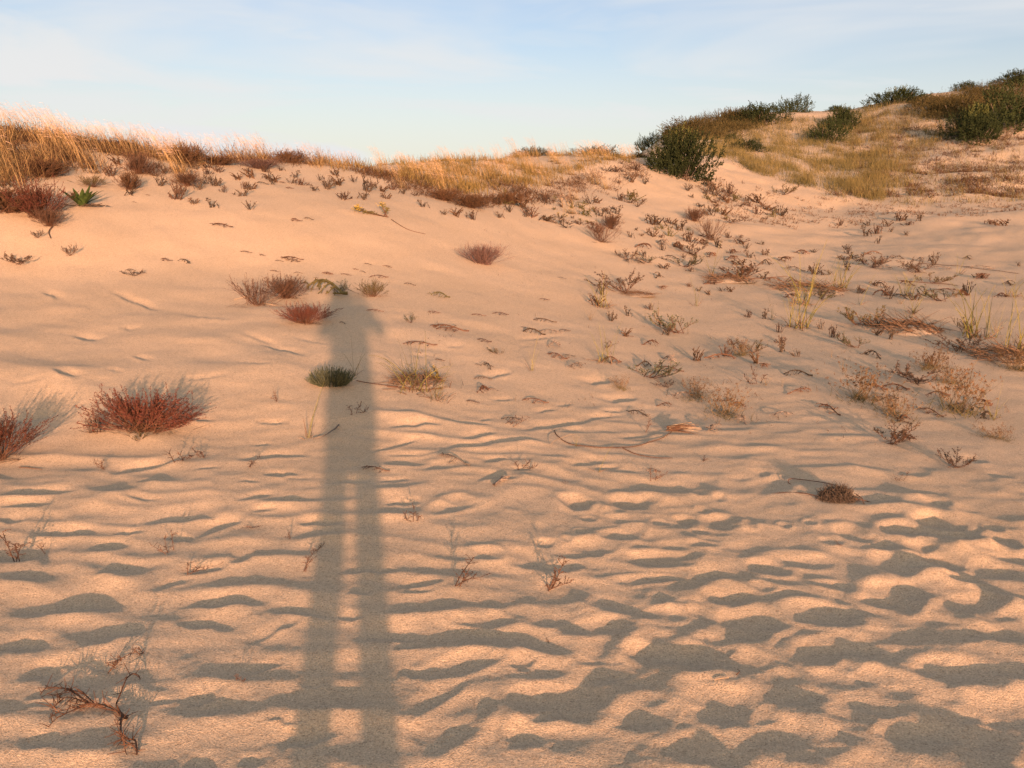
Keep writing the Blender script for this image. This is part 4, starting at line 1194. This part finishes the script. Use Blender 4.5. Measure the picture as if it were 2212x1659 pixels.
def rosette(seed=303):
    global rng; rng = np.random.default_rng(seed)
    root = thing('strap_leaf_plant', 'green', 'plant')
    n = 17
    az = np.linspace(0, 6.28, n) + rng.normal(0, 0.15, n)
    b = np.column_stack([np.sin(az)*0.02, np.cos(az)*0.02, np.full(n, 0.0)])
    P = curves(b, az, U(0.25, 0.95, n), U(0.0, 0.6, n), U(0.26, 0.36, n), 6)
    T = nrm(np.gradient(P, axis=1)); S = nrm(np.cross(T, np.array([0, 0, 1.0])))
    k = np.linspace(0, 1, 7); W = (0.034*np.sin(np.clip(k*0.85 + 0.18, 0, 1)*math.pi)**0.7)[None, :, None]
    Up = np.cross(S, T); A = P - S*W + Up*W*0.35; B = P + S*W + Up*W*0.35
    m = MB()
    for X_, Y_ in ((A, P), (P, B)):
        m.quads(np.stack([X_[:, :-1], Y_[:, :-1], Y_[:, 1:], X_[:, 1:]], 2))
    m.build('foliage', FRESH, root)
    b = np.column_stack([rng.normal(0.1, 0.08, 26), rng.normal(-0.05, 0.06, 26), np.full(26, 0.01)])
    P = curves(b, U(0, 6.28, 26), U(1.2, 1.6, 26), U(-0.2, 0.3, 26), U(0.06, 0.16, 26), 3)
    MB().quads(ribbons(P, 0.018, 0.006)).build('withered_leaf', DARKDRY, root)
    return proto(root, 0.56, 0.28)
put(rosette(), 178, 446, hpx=34, wpx=72, label='bright green strap-leaved plant with withered leaves at its foot on the upper slope', rz=0.4)

# --- beach grass tufts
BT = [blade_tuft(s, n=nn, H=0.6) for s, nn in ((401, 14), (402, 20), (403, 10))]
BT_ARCH = blade_tuft(405, n=22, H=0.7, az0=WIND, arch=0.75, dead=70, spread=0.06)
BT_TWO = [blade_tuft(s, n=nn, H=0.55, dead=6, spread=0.012, arch=0.25, width=0.007) for s, nn in ((406, 3), (407, 2), (408, 4))]
for pr, px, py, h, lab in [
 (BT_ARCH, 898, 836, 92, 'long green beach grass arching left out of dead thatch, right of the long shadow'),
 (BT[2], 944, 858, 66, 'upright beach grass with a dead root hanging down, right of the arching tuft'),
 (BT_TWO[2], 768, 806, 72, 'few thin upright blades of grass behind the grey green cushion'),
 (BT_TWO[0], 667, 940, 92, 'two or three tall yellow green blades left of the long shadow, beside a buried stick'),
 (BT[0], 1306, 784, 72, 'beach grass tuft with a dark dead clump at its side, centre of the sand flat'),
 (BT[0], 1298, 660, 66, 'slender green tuft left of the flat-topped dark creeping plant'),
 (BT[1], 1722, 708, 84, 'dense yellow green tuft, lower one of the tall pair on the right flat'),
 (BT[0], 1736, 660, 92, 'tall thin tuft just above the dense yellow green one on the right flat'),
 (BT[1], 1812, 622, 58, 'bushy beach grass tuft at the end of the litter mound'),
 (BT_TWO[0], 1778, 620, 46, 'few tall thin blades beside the bushy tuft at the litter mound'),
 (BT[1], 1958, 640, 44, 'short bushy grass tuft on the far right flat'),
 (BT_TWO[2], 1975, 680, 70, 'tall sparse blades just below the short bushy tuft on the far right flat'),
 (BT_TWO[2], 1965, 705, 60, 'thin blades growing out of the dark thatch mound on the right'),
 (BT[1], 2112, 730, 92, 'tall beach grass tuft beside a pale green sprig near the right picture edge'),
 (BT[1], 2196, 760, 104, 'tall beach grass tuft in matted dead straw at the right picture edge'),
 (BT_TWO[2], 2150, 730, 50, 'short sparse blades between the two tall tufts at the right picture edge'),
 (BT_TWO[1], 1292, 1020, 62, 'two crossing dry blades in front of the curved runner'),
 (BT_TWO[0], 1244, 964, 34, 'small reddish shoot growing out of the curved runner'),
 (BT_TWO[1], 1420, 690, 50, 'thin double blade on sand in the middle of the flat'),
 (BT_TWO[2], 1502, 660, 56, 'sparse upright blades rising from dead litter, centre right'),
 (BT_TWO[2], 1538, 596, 58, 'sparse pale blades on the small litter hump, centre right'),
 (BT_TWO[0], 1150, 800, 56, 'thin blades with a dark crown of dead leaves, right of the arching tuft'),
 (BT_TWO[2], 2145, 905, 60, 'thin grey blades on bare sand near the right picture edge'),
 (BT_TWO[0], 2070, 592, 48, 'few thin blades standing alone on the far right flat'),
 (BT_TWO[1], 1856, 660, 56, 'double blade near the short bushy tuft on the right flat'),
 (BT_TWO[0], 1600, 610, 56, 'faint thin blades behind the litter hump, centre right'),
 (BT_TWO[2], 1665, 690, 46, 'faint upright blades left of the dense yellow green tuft'),
 (BT[2], 2190, 640, 40, 'loose tuft of grass far right beside dry runners'),
]:
    put(pr, px, py, hpx=h*1.05, label=lab, sink=0.0)
# --- thatch mounds
TM = [thatch_mound(s) for s in (501, 502)]
for i, px, py, w, h, lab in [
 (0, 1962, 712, 130, 30, 'dark mound of matted dead grass on the right flat'),
 (1, 1745, 625, 150, 22, 'long low mound of brown litter below the bushy grass tuft'),
 (0, 900, 822, 120, 24, 'reddish brown pile of dead blades under the arching beach grass'),
 (1, 2175, 775, 130, 28, 'mat of dead straw under the tall tufts at the right picture edge'),
 (0, 1575, 606, 100, 18, 'brown litter hump with sparse blades, centre right'),
 (1, 1372, 636, 90, 10, 'reddish litter under the flat-topped dark creeping plant')]:
    put(TM[i], px, py, hpx=h, wpx=w, label=lab, rz=U(-0.4, 0.4))

# --- creeping plants
CP = [creeping_plant(601, GREYGREEN), creeping_plant(602, DARKDRY), creeping_plant(603, OLIVE)]
CPL = [(1, 1346, 632, 90, 42, 'flat-topped dark creeping plant like a small tree beside a slender green tuft'),
 (1, 1492, 548, 62, 24, 'dark leafy creeping plant, upper one of a pair on open sand'),
 (0, 1478, 576, 66, 24, 'grey green creeping plant, lower one of the pair on open sand'),
 (1, 1592, 604, 96, 34, 'dark grey creeping plant at the end of the brown litter hump'),
 (1, 1352, 560, 44, 22, 'small dark creeping plant with a stub, left of the pair'),
 (0, 1400, 566, 60, 16, 'pale creeping sprigs right of the small dark one'),
 (0, 1462, 716, 90, 44, 'grey creeping plant with forked arms in the middle of the flat'),
 (2, 1862, 702, 90, 40, 'brown feathery creeping plant left of the dark thatch mound'),
 (0, 1845, 752, 60, 24, 'grey green creeping sprig below the brown feathery one'),
 (0, 1405, 818, 100, 36, 'branching grey brown plant with a long runner, centre right'),
 (1, 1440, 838, 40, 14, 'small dark leafy clump at the foot of the branching grey brown plant'),
 (2, 1620, 760, 70, 24, 'grey feathery creeping plant near the centre right litter'),
 (0, 1775, 650, 60, 18, 'low grey sprigs in front of the litter mound'),
 (1, 1885, 580, 62, 24, 'dark creeping plant on a runner, far side of the right flat'),
 (1, 1985, 590, 66, 24, 'dark flat creeping plant below the far runners'),
 (2, 2010, 610, 70, 18, 'brown creeping plant beside the short bushy tuft'),
 (0, 2030, 650, 66, 26, 'grey brown creeping plant right of the short bushy tuft'),
 (2, 2085, 712, 50, 22, 'pale green sprig at the left foot of a tall tuft'),
 (1, 2080, 760, 80, 28, 'dark straggling creeping plant below the tall tufts'),
 (1, 1985, 830, 110, 30, 'dark crawling plant between the wispy weeds'),
 (1, 1925, 960, 84, 40, 'dark arching creeping plant with star-like heads on the lower right sand'),
 (1, 2060, 1010, 66, 28, 'dark drooping sprig lying on the lower right sand'),
 (2, 1690, 415, 52, 22, 'green and grey creeping plant below the golden hill grass'),
 (1, 1580, 490, 50, 14, 'dark creeping patch on sand below the large bush'),
 (2, 1975, 420, 44, 12, 'low olive patch at the sandy foot of the hillside'),
 (2, 2055, 396, 44, 10, 'low olive patch on the bare foot of the hillside'),
 (0, 736, 632, 42, 26, 'small green sprig inside the shadow of the head'),
 (0, 888, 694, 26, 18, 'tiny pale green sprig on smooth sand right of the shadow elbow'),
 (2, 1075, 764, 38, 14, 'tiny yellowish green sprig on the sand flat'),
 (2, 1190, 480, 30, 12, 'tiny bright green sprig on sand below the saddle'),
 (1, 45, 572, 60, 20, 'dark flat sprig with long stems on the smooth left slope'),
 (1, 150, 555, 24, 20, 'small black sprig on the smooth left slope'),
 (1, 80, 518, 22, 14, 'dark knot of leaves on the upper left slope'),
 (1, 288, 596, 40, 12, 'dark flat knot of leaves on the middle left slope'),
 (2, 300, 944, 40, 16, 'sparse reddish sprig on sand in front of the wide red shrub')]
for i, px, py, w, h, lab in CPL:
    put(CP[i], px, py, hpx=h*1.0, wpx=w, label=lab)
# --- wispy seed weeds
SW = [seed_weed(701), seed_weed(702)]
for i, px, py, w, h, lab in [
 (0, 1565, 892, 120, 58, 'dark wispy weed with dot-like seed heads, nearest one of the row'),
 (1, 1505, 858, 90, 44, 'thin wispy weed behind the dark one with dot-like heads'),
 (0, 1865, 862, 120, 70, 'tall wispy straw coloured weed, left one of the right hand patch'),
 (1, 1930, 896, 140, 50, 'dense low wispy weed in front of the tall straw coloured one'),
 (0, 2068, 886, 120, 84, 'tall open wispy weed with reddish stems, right one of the patch'),
 (1, 2012, 800, 96, 44, 'golden wispy weed behind the patch, below the dark thatch mound'),
 (0, 2196, 798, 76, 44, 'golden wispy weed at the right picture edge below the straw mat'),
 (1, 2150, 945, 70, 28, 'small dark wispy weed low on the right sand'),
 (0, 1600, 765, 60, 34, 'reddish wispy weed in the middle of the sand flat'),
 (1, 2050, 830, 60, 40, 'reddish wispy weed behind the tall open one'),
 (1, 1340, 840, 50, 30, 'faint wispy weed left of the branching grey brown plant')]:
    put(SW[i], px, py, hpx=h, wpx=w, label=lab)

# --- single odd things on the sand
o, _ = trail('runner_stem', [(1197,930),(1203,942),(1225,958),(1262,966),(1310,972),(1350,972),(1400,962),(1440,946),(1452,934)], 0.0036, 0.0030, TWIG,
   'long dark runner stem lying in a wide curve on the sand flat', 'runner', 0.006)
o, _ = trail('pale_stalk', [(1190,965),(1215,957),(1243,944)], 0.003, 0.002, PALE, 'bleached straight stalk leaning across the curved runner', 'stalk', 0.01, arch=0.03)
o, _ = trail('thin_runner', [(1345,974),(1375,985),(1420,992),(1452,994)], 0.0035, 0.002, TWIG, 'thin brown runner branching off below the wide curved one', 'runner', 0.004)
o, _ = trail('far_runner', [(1990,570),(2060,576),(2110,580),(2200,590)], 0.006, 0.004, TWIG, 'dark runner across the far right flat, upper of two', 'runner', 0.01)
o, _ = trail('far_runner', [(1945,606),(1985,610),(2040,612),(2070,616)], 0.006, 0.004, TWIG, 'dark runner across the far right flat, lower of two', 'runner', 0.01)
o, _ = trail('bare_runner', [(1520,615),(1640,603),(1700,598)], 0.008, 0.005, TWIG, 'long straight stick on the litter hump, centre right', 'stick', 0.012)
o, _ = trail('bare_runner', [(836,832),(900,838),(955,842)], 0.004, 0.003, TWIG, 'dark stem at the foot of the pile of dead blades', 'stem', 0.01)
o, _ = trail('cushion_runner', [(770,818),(800,824),(840,830),(860,832)], 0.004, 0.003, TWIG, 'thin dark runner joining the cushion to the arching beach grass', 'runner', 0.008)
o, _ = trail('buried_stick', [(675,942),(700,940),(722,925),(732,912)], 0.004, 0.006, GREYWOOD, 'dark buried stick curving up at the edge of the long shadow', 'stick', 0.008, arch=0.012)
o, _ = trail('slope_runner', [(40,1000),(90,1004)], 0.003, 0.002, TWIG, 'short stem trailing right from the red shrub at the edge', 'stem', 0.004)
o, _ = trail('slope_runner', [(845,476),(870,492),(890,500),(920,508)], 0.006, 0.003, TWIG, 'thin stem trailing downhill from the yellow flowered sprig', 'stem', 0.006)
o, _ = trail('slope_runner', [(505,645),(540,640),(565,652),(600,660)], 0.004, 0.003, PALE, 'pale dead runner at the foot of the open twiggy shrub', 'runner', 0.01)
o, _ = trail('slope_runner', [(212,384),(225,395),(245,400)], 0.006, 0.004, PALE, 'bleached stalk on sand below the tall tufts', 'stalk', 0.02)
o, _ = trail('bent_stick', [(20,448),(60,456),(115,468)], 0.007, 0.005, PALE, 'bleached stalk lying across the dark shrub at the edge', 'stalk', 0.12)
o, _ = trail('hanging_root', [(115,492),(106,505),(110,520)], 0.008, 0.005, TWIG, 'dark root hanging downhill from the reddish shrub', 'root', 0.01)
o, _ = trail('drift_stick', [(1067,1054),(1082,1043),(1100,1036)], 0.012, 0.008, GREYWOOD, 'short grey driftwood stick with a forked end in a hollow', 'driftwood', 0.012)
for pts in ([(1082,1043),(1096,1043)], [(1078,1047),(1085,1036)]):
    q, W = trail('fork', pts, 0.007, 0.004, GREYWOOD, '', '', 0.012, parent=o); q.location = Vector(W[0]) - o.location
o, _ = trail('straw_bit', [(1543,1474),(1560,1472),(1574,1471)], 0.0022, 0.0016, PALE, 'tiny bleached straw lying on the rounded foreground ripples', 'straw', 0.004)
o, _ = trail('straw_bit', [(1590,1466),(1597,1458),(1592,1452)], 0.002, 0.0014, TWIG, 'tiny bent brown straw beside the bleached one', 'straw', 0.006)

# bundle of straw at the end of the curved runner
def straw_bundle():
    global rng; rng = np.random.default_rng(811)
    root = thing('straw_bundle', 'bundle of pale and brown straw at the end of the curved runner', 'dead grass')
    n = 46
    b = np.column_stack([np.full(n, -0.15) + rng.normal(0, 0.02, n), rng.normal(0, 0.02, n), U(0.0, 0.05, n)])
    P = curves(b, np.full(n, math.pi/2) + rng.normal(0, 0.22, n), U(1.35, 1.62, n), U(-0.05, 0.15, n), U(0.14, 0.34, n), 4)
    P[:, :, 2] = np.maximum(P[:, :, 2], 0.004)
    MB().quads(ribbons(P[:26], 0.009, 0.004)).build('straw', PALE, root)
    MB().quads(ribbons(P[26:], 0.010, 0.004)).build('brown_straw', TWIG, root)
    return proto(root, 0.32, 0.06)
put(straw_bundle(), 1476, 934, wpx=66, hpx=16, label='bundle of pale and brown straw at the end of the curved runner', rz=-0.1)

# ball of roots with loops
def root_ball():
    global rng; rng = np.random.default_rng(812)
    root = thing('root_ball', 'dark ball of fine roots with long loops', 'root ball')
    n = 900
    d = nrm(rng.normal(size=(n, 3))); d[:, 2] = np.abs(d[:, 2])
    pos = d*np.array([0.115, 0.075, 0.085])*(U(0.55, 1.0, n)**0.6)[:, None]
    P = curves(pos, U(0, 6.28, n), U(0, 2.6, n), U(-1.2, 1.2, n), U(0.02, 0.055, n), 3)
    P[:, :, 2] = np.maximum(P[:, :, 2], 0.002)
    MB().quads(sticks(P, 0.0020, 0.0012)).build('root_mat', ROOTM, root)
    for pts in ([(0.10,0.03,0.05),(0.04,0.16,0.05),(-0.08,0.30,0.03),(-0.18,0.34,0.03),(-0.21,0.27,0.02),(-0.15,0.18,0.01)],
                [(-0.09,0.0,0.02),(-0.18,0.05,0.03),(-0.28,0.09,0.02),(-0.38,0.09,0.01)],
                [(0.12,0.0,0.04),(0.14,-0.04,0.03),(0.13,-0.09,0.01),(0.16,-0.12,0.004)],
                [(0.1,-0.02,0.02),(0.17,-0.03,0.008),(0.20,-0.05,0.004)]):
        p = np.array(pts); k = np.linspace(0, len(p) - 1, 20)
        P = np.column_stack([np.interp(k, range(len(p)), p[:, j]) for j in range(3)])
        for _ in range(2): P[1:-1] = (P[:-2] + 2*P[1:-1] + P[2:])/4
        MB().quads(sticks(P[None], 0.0042, 0.0026)).build('loose_root', TWIG, root)
    return proto(root, 0.23, 0.11)
ROOTM = leafmat('root_fibre', (0.045, 0.032, 0.024), (0.15, 0.115, 0.09), 160)
put(root_ball(), 1806, 1078, wpx=78, hpx=30, label='dark ball of fine roots with long loose loops on the lower right sand', rz=0.0)

# yellow flowered sprigs
def flower_sprig(seed):
    global rng; rng = np.random.default_rng(seed)
    root = thing('flower_plant', 'small leafy sprig with yellow flowers', 'flower')
    n = 6
    b = np.zeros((n, 3)) + rng.normal(0, 0.015, (n, 3))*np.array([1, 1, 0])
    P = curves(b, WIND + rng.normal(0, 0.9, n), U(0.5, 1.3, n), -U(0.1, 0.7, n), U(0.14, 0.28, n), 5)
    MB().quads(sticks(P, 0.005, 0.003)).build('stem', TWIG, root)
    pos, d = along(P, U(0.45, 1, (n, 22)))
    MB().tris(leaves(pos.reshape(-1, 3), d.reshape(-1, 3) + nrm(rng.normal(size=(n*22, 3))), 0.035, 0.014)).build('foliage', OLIVE, root)
    t = np.repeat(P[:3, -1], 26, 0) + rng.normal(0, 0.018, (78, 3))
    MB().tris(leaves(t, rng.normal(size=(78, 3)), 0.016, 0.012)).build('flower', YELLOW, root)
    return proto(root, 0.4, 0.2)
FLW = flower_sprig(821)
put(FLW, 832, 470, wpx=72, hpx=30, label='yellow flowered sprig with dark leaves on the slope below the saddle', rz=0.2)
put(FLW, 952, 822, wpx=40, hpx=34, label='small green plant with one yellow flower behind the upright beach grass', rz=1.2)
put(FLW, 1210, 472, wpx=24, hpx=14, label='tiny yellow flowered plant on sand below the saddle', rz=2.2)

# big dead branch in the near left sand
def traced_branch(name, label, segs, lift=0.004):
    """Dead branch traced from the picture: first line is the stem, the rest are side branches (each its own part)."""
    global rng
    o = None
    for k, (pts, r0, r1, ar, nf) in enumerate(segs):
        if o is None:
            o, W = trail(name, pts, r0, r1, TWIG, label, 'branch', lift, arch=ar, fringe=nf)
        else:
            q, W = trail('side_branch', pts, r0, r1, TWIG, '', '', lift, parent=o, arch=ar, fringe=nf); q.location = Vector(W[0]) - o.location
    return o
rng = np.random.default_rng(830)
B = lambda *p: [((100 + x*0.3158)*2212/4032, (2500 + y*0.3158)*2212/4032) for x, y in p]
traced_branch('dead_branch', 'large reddish dead branch fanning to the left, lying on the near sand', [
  (B((1270,1040),(1150,960),(1000,900),(800,880),(600,760),(520,720),(400,690),(260,690),(190,750)), 0.0042, 0.0018, 0.012, 26),
  (B((1150,960),(950,950),(760,960),(560,1040),(420,1090),(290,1170)), 0.0026, 0.0013, 0.02, 12),
  (B((1000,900),(820,890),(650,940),(440,1000),(300,1080)), 0.0024, 0.0013, 0.012, 12),
  (B((820,870),(640,850),(500,870),(400,930),(340,950)), 0.0024, 0.0013, 0.02, 14),
  (B((700,800),(560,780),(470,800),(430,840)), 0.0022, 0.0012, 0.02, 10),
  (B((900,890),(760,800),(620,760),(540,740)), 0.0026, 0.0014, 0.014, 12),
  (B((1130,850),(1160,950),(1220,1030)), 0.003, 0.0034, 0.01, 3),
  (B((1130,850),(1200,740),(1280,610),(1340,530),(1410,520),(1430,550)), 0.0030, 0.0016, 0.02, 8),
  (B((1270,1040),(1210,1045),(1190,1130),(1200,1290),(1270,1350),(1370,1350),(1390,1490)), 0.0042, 0.0030, 0.012, 34),
  (B((1200,1290),(1230,1390),(1250,1480)), 0.0026, 0.0016, 0.01, 10),
])
BT2 = [branch_twig(s, H) for s, H in ((841, 0.16), (842, 0.2), (843, 0.14), (844, 0.18))]
for i, (px, py, h, w, lab) in enumerate([
 (1177, 1272, 80, 62, 'upright forked dead sprig standing among the centre foreground ripples'),
 (985, 1274, 58, 100, 'spreading dead sprig left of the upright forked one'),
 (890, 1128, 40, 40, 'dark curled sprig right of the long shadow'),
 (232, 1432, 46, 60, 'thin brown sprig above the large dead branch'),
 (314, 1408, 34, 30, 'small tangled sprig right of the thin brown one'),
 (655, 1232, 48, 40, 'slanting dead sprig just left of the shadow of the legs'),
 (682, 1186, 20, 32, 'knotted dark sprig above the slanting one'),
 (366, 1196, 40, 44, 'leaning feathery sprig on the left foreground ripples'),
 (628, 1160, 28, 14, 'short bare sprig above the knotted one'),
 (412, 1240, 16, 80, 'flat dead sprig lying below the leaning feathery one'),
 (225, 1000, 26, 34, 'small twisted sprig below the grey bundle of dead stems'),
 (395, 986, 40, 52, 'umbrella-shaped dark sprig below the wide red shrub'),
 (444, 986, 24, 40, 'little bent sprig right of the umbrella-shaped one'),
 (535, 1008, 24, 54, 'grey sprig in a ripple left of the long shadow'),
 (1130, 1010, 30, 50, 'spreading dark sprig on the open sand at centre'),
 (1414, 1036, 40, 28, 'feathery upright sprig right of centre'),
 (1518, 1000, 12, 26, 'tiny dark crown of stubs right of the runner'),
 (1395, 935, 34, 20, 'thin dark sprig above the curved runner'),
 (770, 888, 34, 40, 'three-pronged dark twig inside the long shadow'),
 (1090, 915, 24, 50, 'thin twig on ripples right of the arching beach grass'),
 (600, 866, 36, 14, 'slim sprig on sand below the reddish brown shrub'),
 (545, 1135, 10, 54, 'flat dark sprig lying on the left foreground ripples'),
 (1635, 832, 44, 36, 'dark stubby clump with upright stalks on the right flat'),
 (1306, 752, 26, 36, 'dark dead clump at the side of the centre beach grass tuft'),
 (40, 1210, 60, 60, 'faint thin sprig in the large hollow at the left edge'),
 (95, 1185, 30, 20, 'faint upright sprig right of the one in the large hollow'),
 (520, 1470, 22, 26, 'tiny dark stub in the left foreground sand'),
 (1820, 1180, 10, 16, 'tiny dark chip on the right foreground ripples'),
 (1186, 1384, 8, 18, 'small dark curled chip on a foreground ripple'),
 (1958, 1025, 8, 12, 'tiny black chip on the lower right sand'),
 (1222, 1048, 10, 12, 'tiny dark knot on the sand at centre'),
 (1940, 1040, 18, 24, 'tiny star-like sprig on the lower right sand'),
]):
    put(BT2[i % 4], px, py, hpx=h, wpx=w, label=lab, sink=0.02)

# --- fallen plumes of dead stems
CT = [comb_twig(s, m=m) for s, m in ((851, None), (852, None), (853, DARKDRY), (854, GREYWOOD))]
CTG = comb_twig(855, m=OLIVE)
S1_ = crop(1100, 1000, 700/2212, [(90,55,140),(180,80,170),(240,230,110),(610,240,130),(470,310,60),(1100,125,130),(1350,155,130),(950,190,90),(1040,225,120),(830,250,120),(1250,290,200),(1620,380,180),(1190,715,170),(1930,730,150),(790,860,130),(1750,1110,320),(2080,940,230),(2010,1300,90)])
for i, (px, py, w) in enumerate(S1_):
    put(CT[i % 3], px, py, wpx=w*1.05, hpx=w*0.17, label='thin curled dead sprig on the smooth sand around the shadow of the head', group='curled sprigs around the shadow of the head', rz=-0.35 + U(-0.5, 0.5))
put(CTG, *crop(1100, 1000, 700/2212, [(590,480)])[0], wpx=110, hpx=30, label='long green and dark plume lying across the edge of the head shadow', rz=-0.4)
put(CTG, *crop(1100, 1000, 700/2212, [(2005,530)])[0], wpx=44, hpx=12, label='short green sprig lying on smooth sand right of the head shadow', rz=-0.2)
S2_ = crop(1200, 1000, 1400/2212, [(1080,380,80),(1220,375,100),(1490,420,160),(1530,485,140),(900,470,220),(1120,545,110),(1110,765,120),(1180,835,80),(1045,910,80),(1440,910,160),(1290,1025,130),(940,1290,240),(440,1340,150),(2180,1355,80),(1640,640,90),(1370,460,70),(840,650,60),(1490,280,70),(1080,680,60),(1600,160,60),(2010,520,60),(1620,480,70)])
for i, (px, py, w) in enumerate(S2_):
    put(CT[i % 4], px, py, wpx=w, hpx=w*0.16, label='curled dead sprig on the sand flat between the long shadow and the right hand tufts', group='curled sprigs on the middle flat', rz=-0.3 + U(-0.5, 0.6))
S3_ = crop(0, 350, 1344/2212, [(1440,895,130),(1920,855,95),(2000,845,85),(1595,1065,65),(1700,1080,50),(1810,1115,60),(1890,1100,120),(1080,1115,85),(1200,1130,130),(1780,1180,60),(2125,1190,70),(850,1180,60),(930,1195,40),(2050,1220,30),(1700,620,90),(1830,610,50),(1880,650,60),(870,730,40),(960,690,30)])
for i, (px, py, w) in enumerate(S3_):
    put(CT[i % 3], px, py, wpx=w, hpx=w*0.18, label='thin dead sprig lying on the smooth slope left of the head shadow', group='dead sprigs on the smooth left slope', rz=-0.4 + U(-0.4, 0.4))
for i, (px, py) in enumerate([(p, q) for p, q in scatter([(1000,700),(1300,700),(1500,760),(1900,760),(2150,850),(2180,960),(1900,960),(1500,930),(1250,880),(1000,860)], 34, 86, 40)]):
    put(CT[i % 4], px, py, wpx=r_.uniform(24, 60), hpx=r_.uniform(8, 14), label='loose dry twig among the litter of the right flat', group='loose twigs on the right flat')
for i, (px, py) in enumerate(scatter([(1100,480),(1300,520),(1450,640),(1800,660),(2200,640),(2200,560),(1700,540),(1450,520),(1250,470)], 46, 87, 34)):
    put(CT[i % 4], px, py, wpx=r_.uniform(20, 50), hpx=r_.uniform(6, 12), label='loose dry twig on the sand between the far creeping plants', group='loose twigs among the far creeping plants')

# --- dry stubble tufts
DS = [dry_sprig(s, n=n, m=m) for s, n, m in ((861, 12, None), (862, 9, SCRUB), (863, 16, BROWN), (864, 8, None), (865, 12, OLIVE))]
DSB = [blade_tuft(s, n=nn, H=0.3, dead=0, spread=0.02, arch=0.3, blade=SEED, name='dry_grass_tuft', width=0.007) for s, nn in ((866, 6), (867, 9))]
for i, (px, py) in enumerate(scatter([(1010,430),(1200,400),(1390,345),(1400,380),(1530,385),(1640,430),(1700,470),(1560,500),(1380,520),(1250,500),(1130,470)], 120, 88, 11, lambda x, y: np.clip(0.35 + 2.6*fn(x, y, 55, 21), 0, 1))):
    put(DS[i % 5], px, py, hpx=min(22, 5 + 5*r_.gamma(1.6)), wpx=min(38, 9 + 8*r_.gamma(1.6)), label='dark dry tuft on the sandy slope between the saddle and the large bush', group='dry tufts below the saddle')
clump_field('hill_foot_tufts', 'small dry tufts dotted over the sand at the foot of the hillside',
   scatter([(1560,380),(1780,420),(1950,430),(2230,400),(2230,470),(1900,480),(1700,500),(1560,470),(1500,400)], 230, 89, 8), SCRUB, n=8, H=0.14, w=0.010, spread=0.07, seed=56, leafy=True)
for i, (px, py) in enumerate(scatter([(1500,500),(1800,480),(2212,470),(2212,600),(1900,640),(1500,640),(1350,560)], 62, 91, 16, lambda x, y: np.clip(0.3 + 2.6*fn(x, y, 70, 22), 0, 1))):
    put(DS[i % 4], px, py, hpx=min(22, 6 + 5*r_.gamma(1.5)), wpx=min(34, 8 + 8*r_.gamma(1.5)), label='small dark stub of a plant on the far side of the right flat', group='plant stubs on the far right flat')
for i, (px, py) in enumerate(scatter([(1250,620),(1500,620),(2180,640),(2200,800),(1800,860),(1500,840),(1300,760)], 50, 92, 24)):
    put(DSB[i % 2] if i % 3 == 0 else DS[i % 4], px, py, hpx=r_.uniform(12, 30), wpx=r_.uniform(12, 24), label='short dry tuft on the littered middle of the right flat', group='dry tufts on the littered right flat')
for i, (px, py) in enumerate(scatter([(130,350),(480,360),(700,370),(860,405),(920,430),(800,420),(640,400),(480,420),(420,400),(250,370)], 34, 93, 22)):
    put(DS[i % 4], px, py, hpx=r_.uniform(9, 18), wpx=r_.uniform(12, 26), label='small dark tuft on sand just under the crest edge', group='small tufts under the crest edge')
for i, (px, py, h, w) in enumerate([(430,410,22,30),(390,418,14,20),(384,430,34,16),(460,448,20,22),(460,402,20,24),(540,385,16,28),(528,408,14,20),(522,422,18,34),(540,452,18,24),(590,392,14,40),(650,400,14,30),(680,412,14,24),(705,408,24,30),(730,400,18,24),
   (745,430,16,40),(785,430,20,30),(790,412,30,30),(835,430,12,22),(848,408,18,20),(915,448,16,24),(960,465,12,20),(985,468,18,26),(1020,475,20,22),(1080,470,14,24),(1100,460,20,18),(1130,450,24,26),(240,380,24,16),(282,420,14,30),(345,402,20,24),(420,440,12,18)]):
    put(DS[i % 4], px, py, hpx=h, wpx=w, label='dark stubbly tuft scattered on the slope just below the crest grass', group='stubbly tufts on the upper slope')

for o in PROTOS:                       # plants never placed
    if o.name not in USED:
        for ch in list(o.children): bpy.data.objects.remove(ch)
        bpy.data.objects.remove(o)
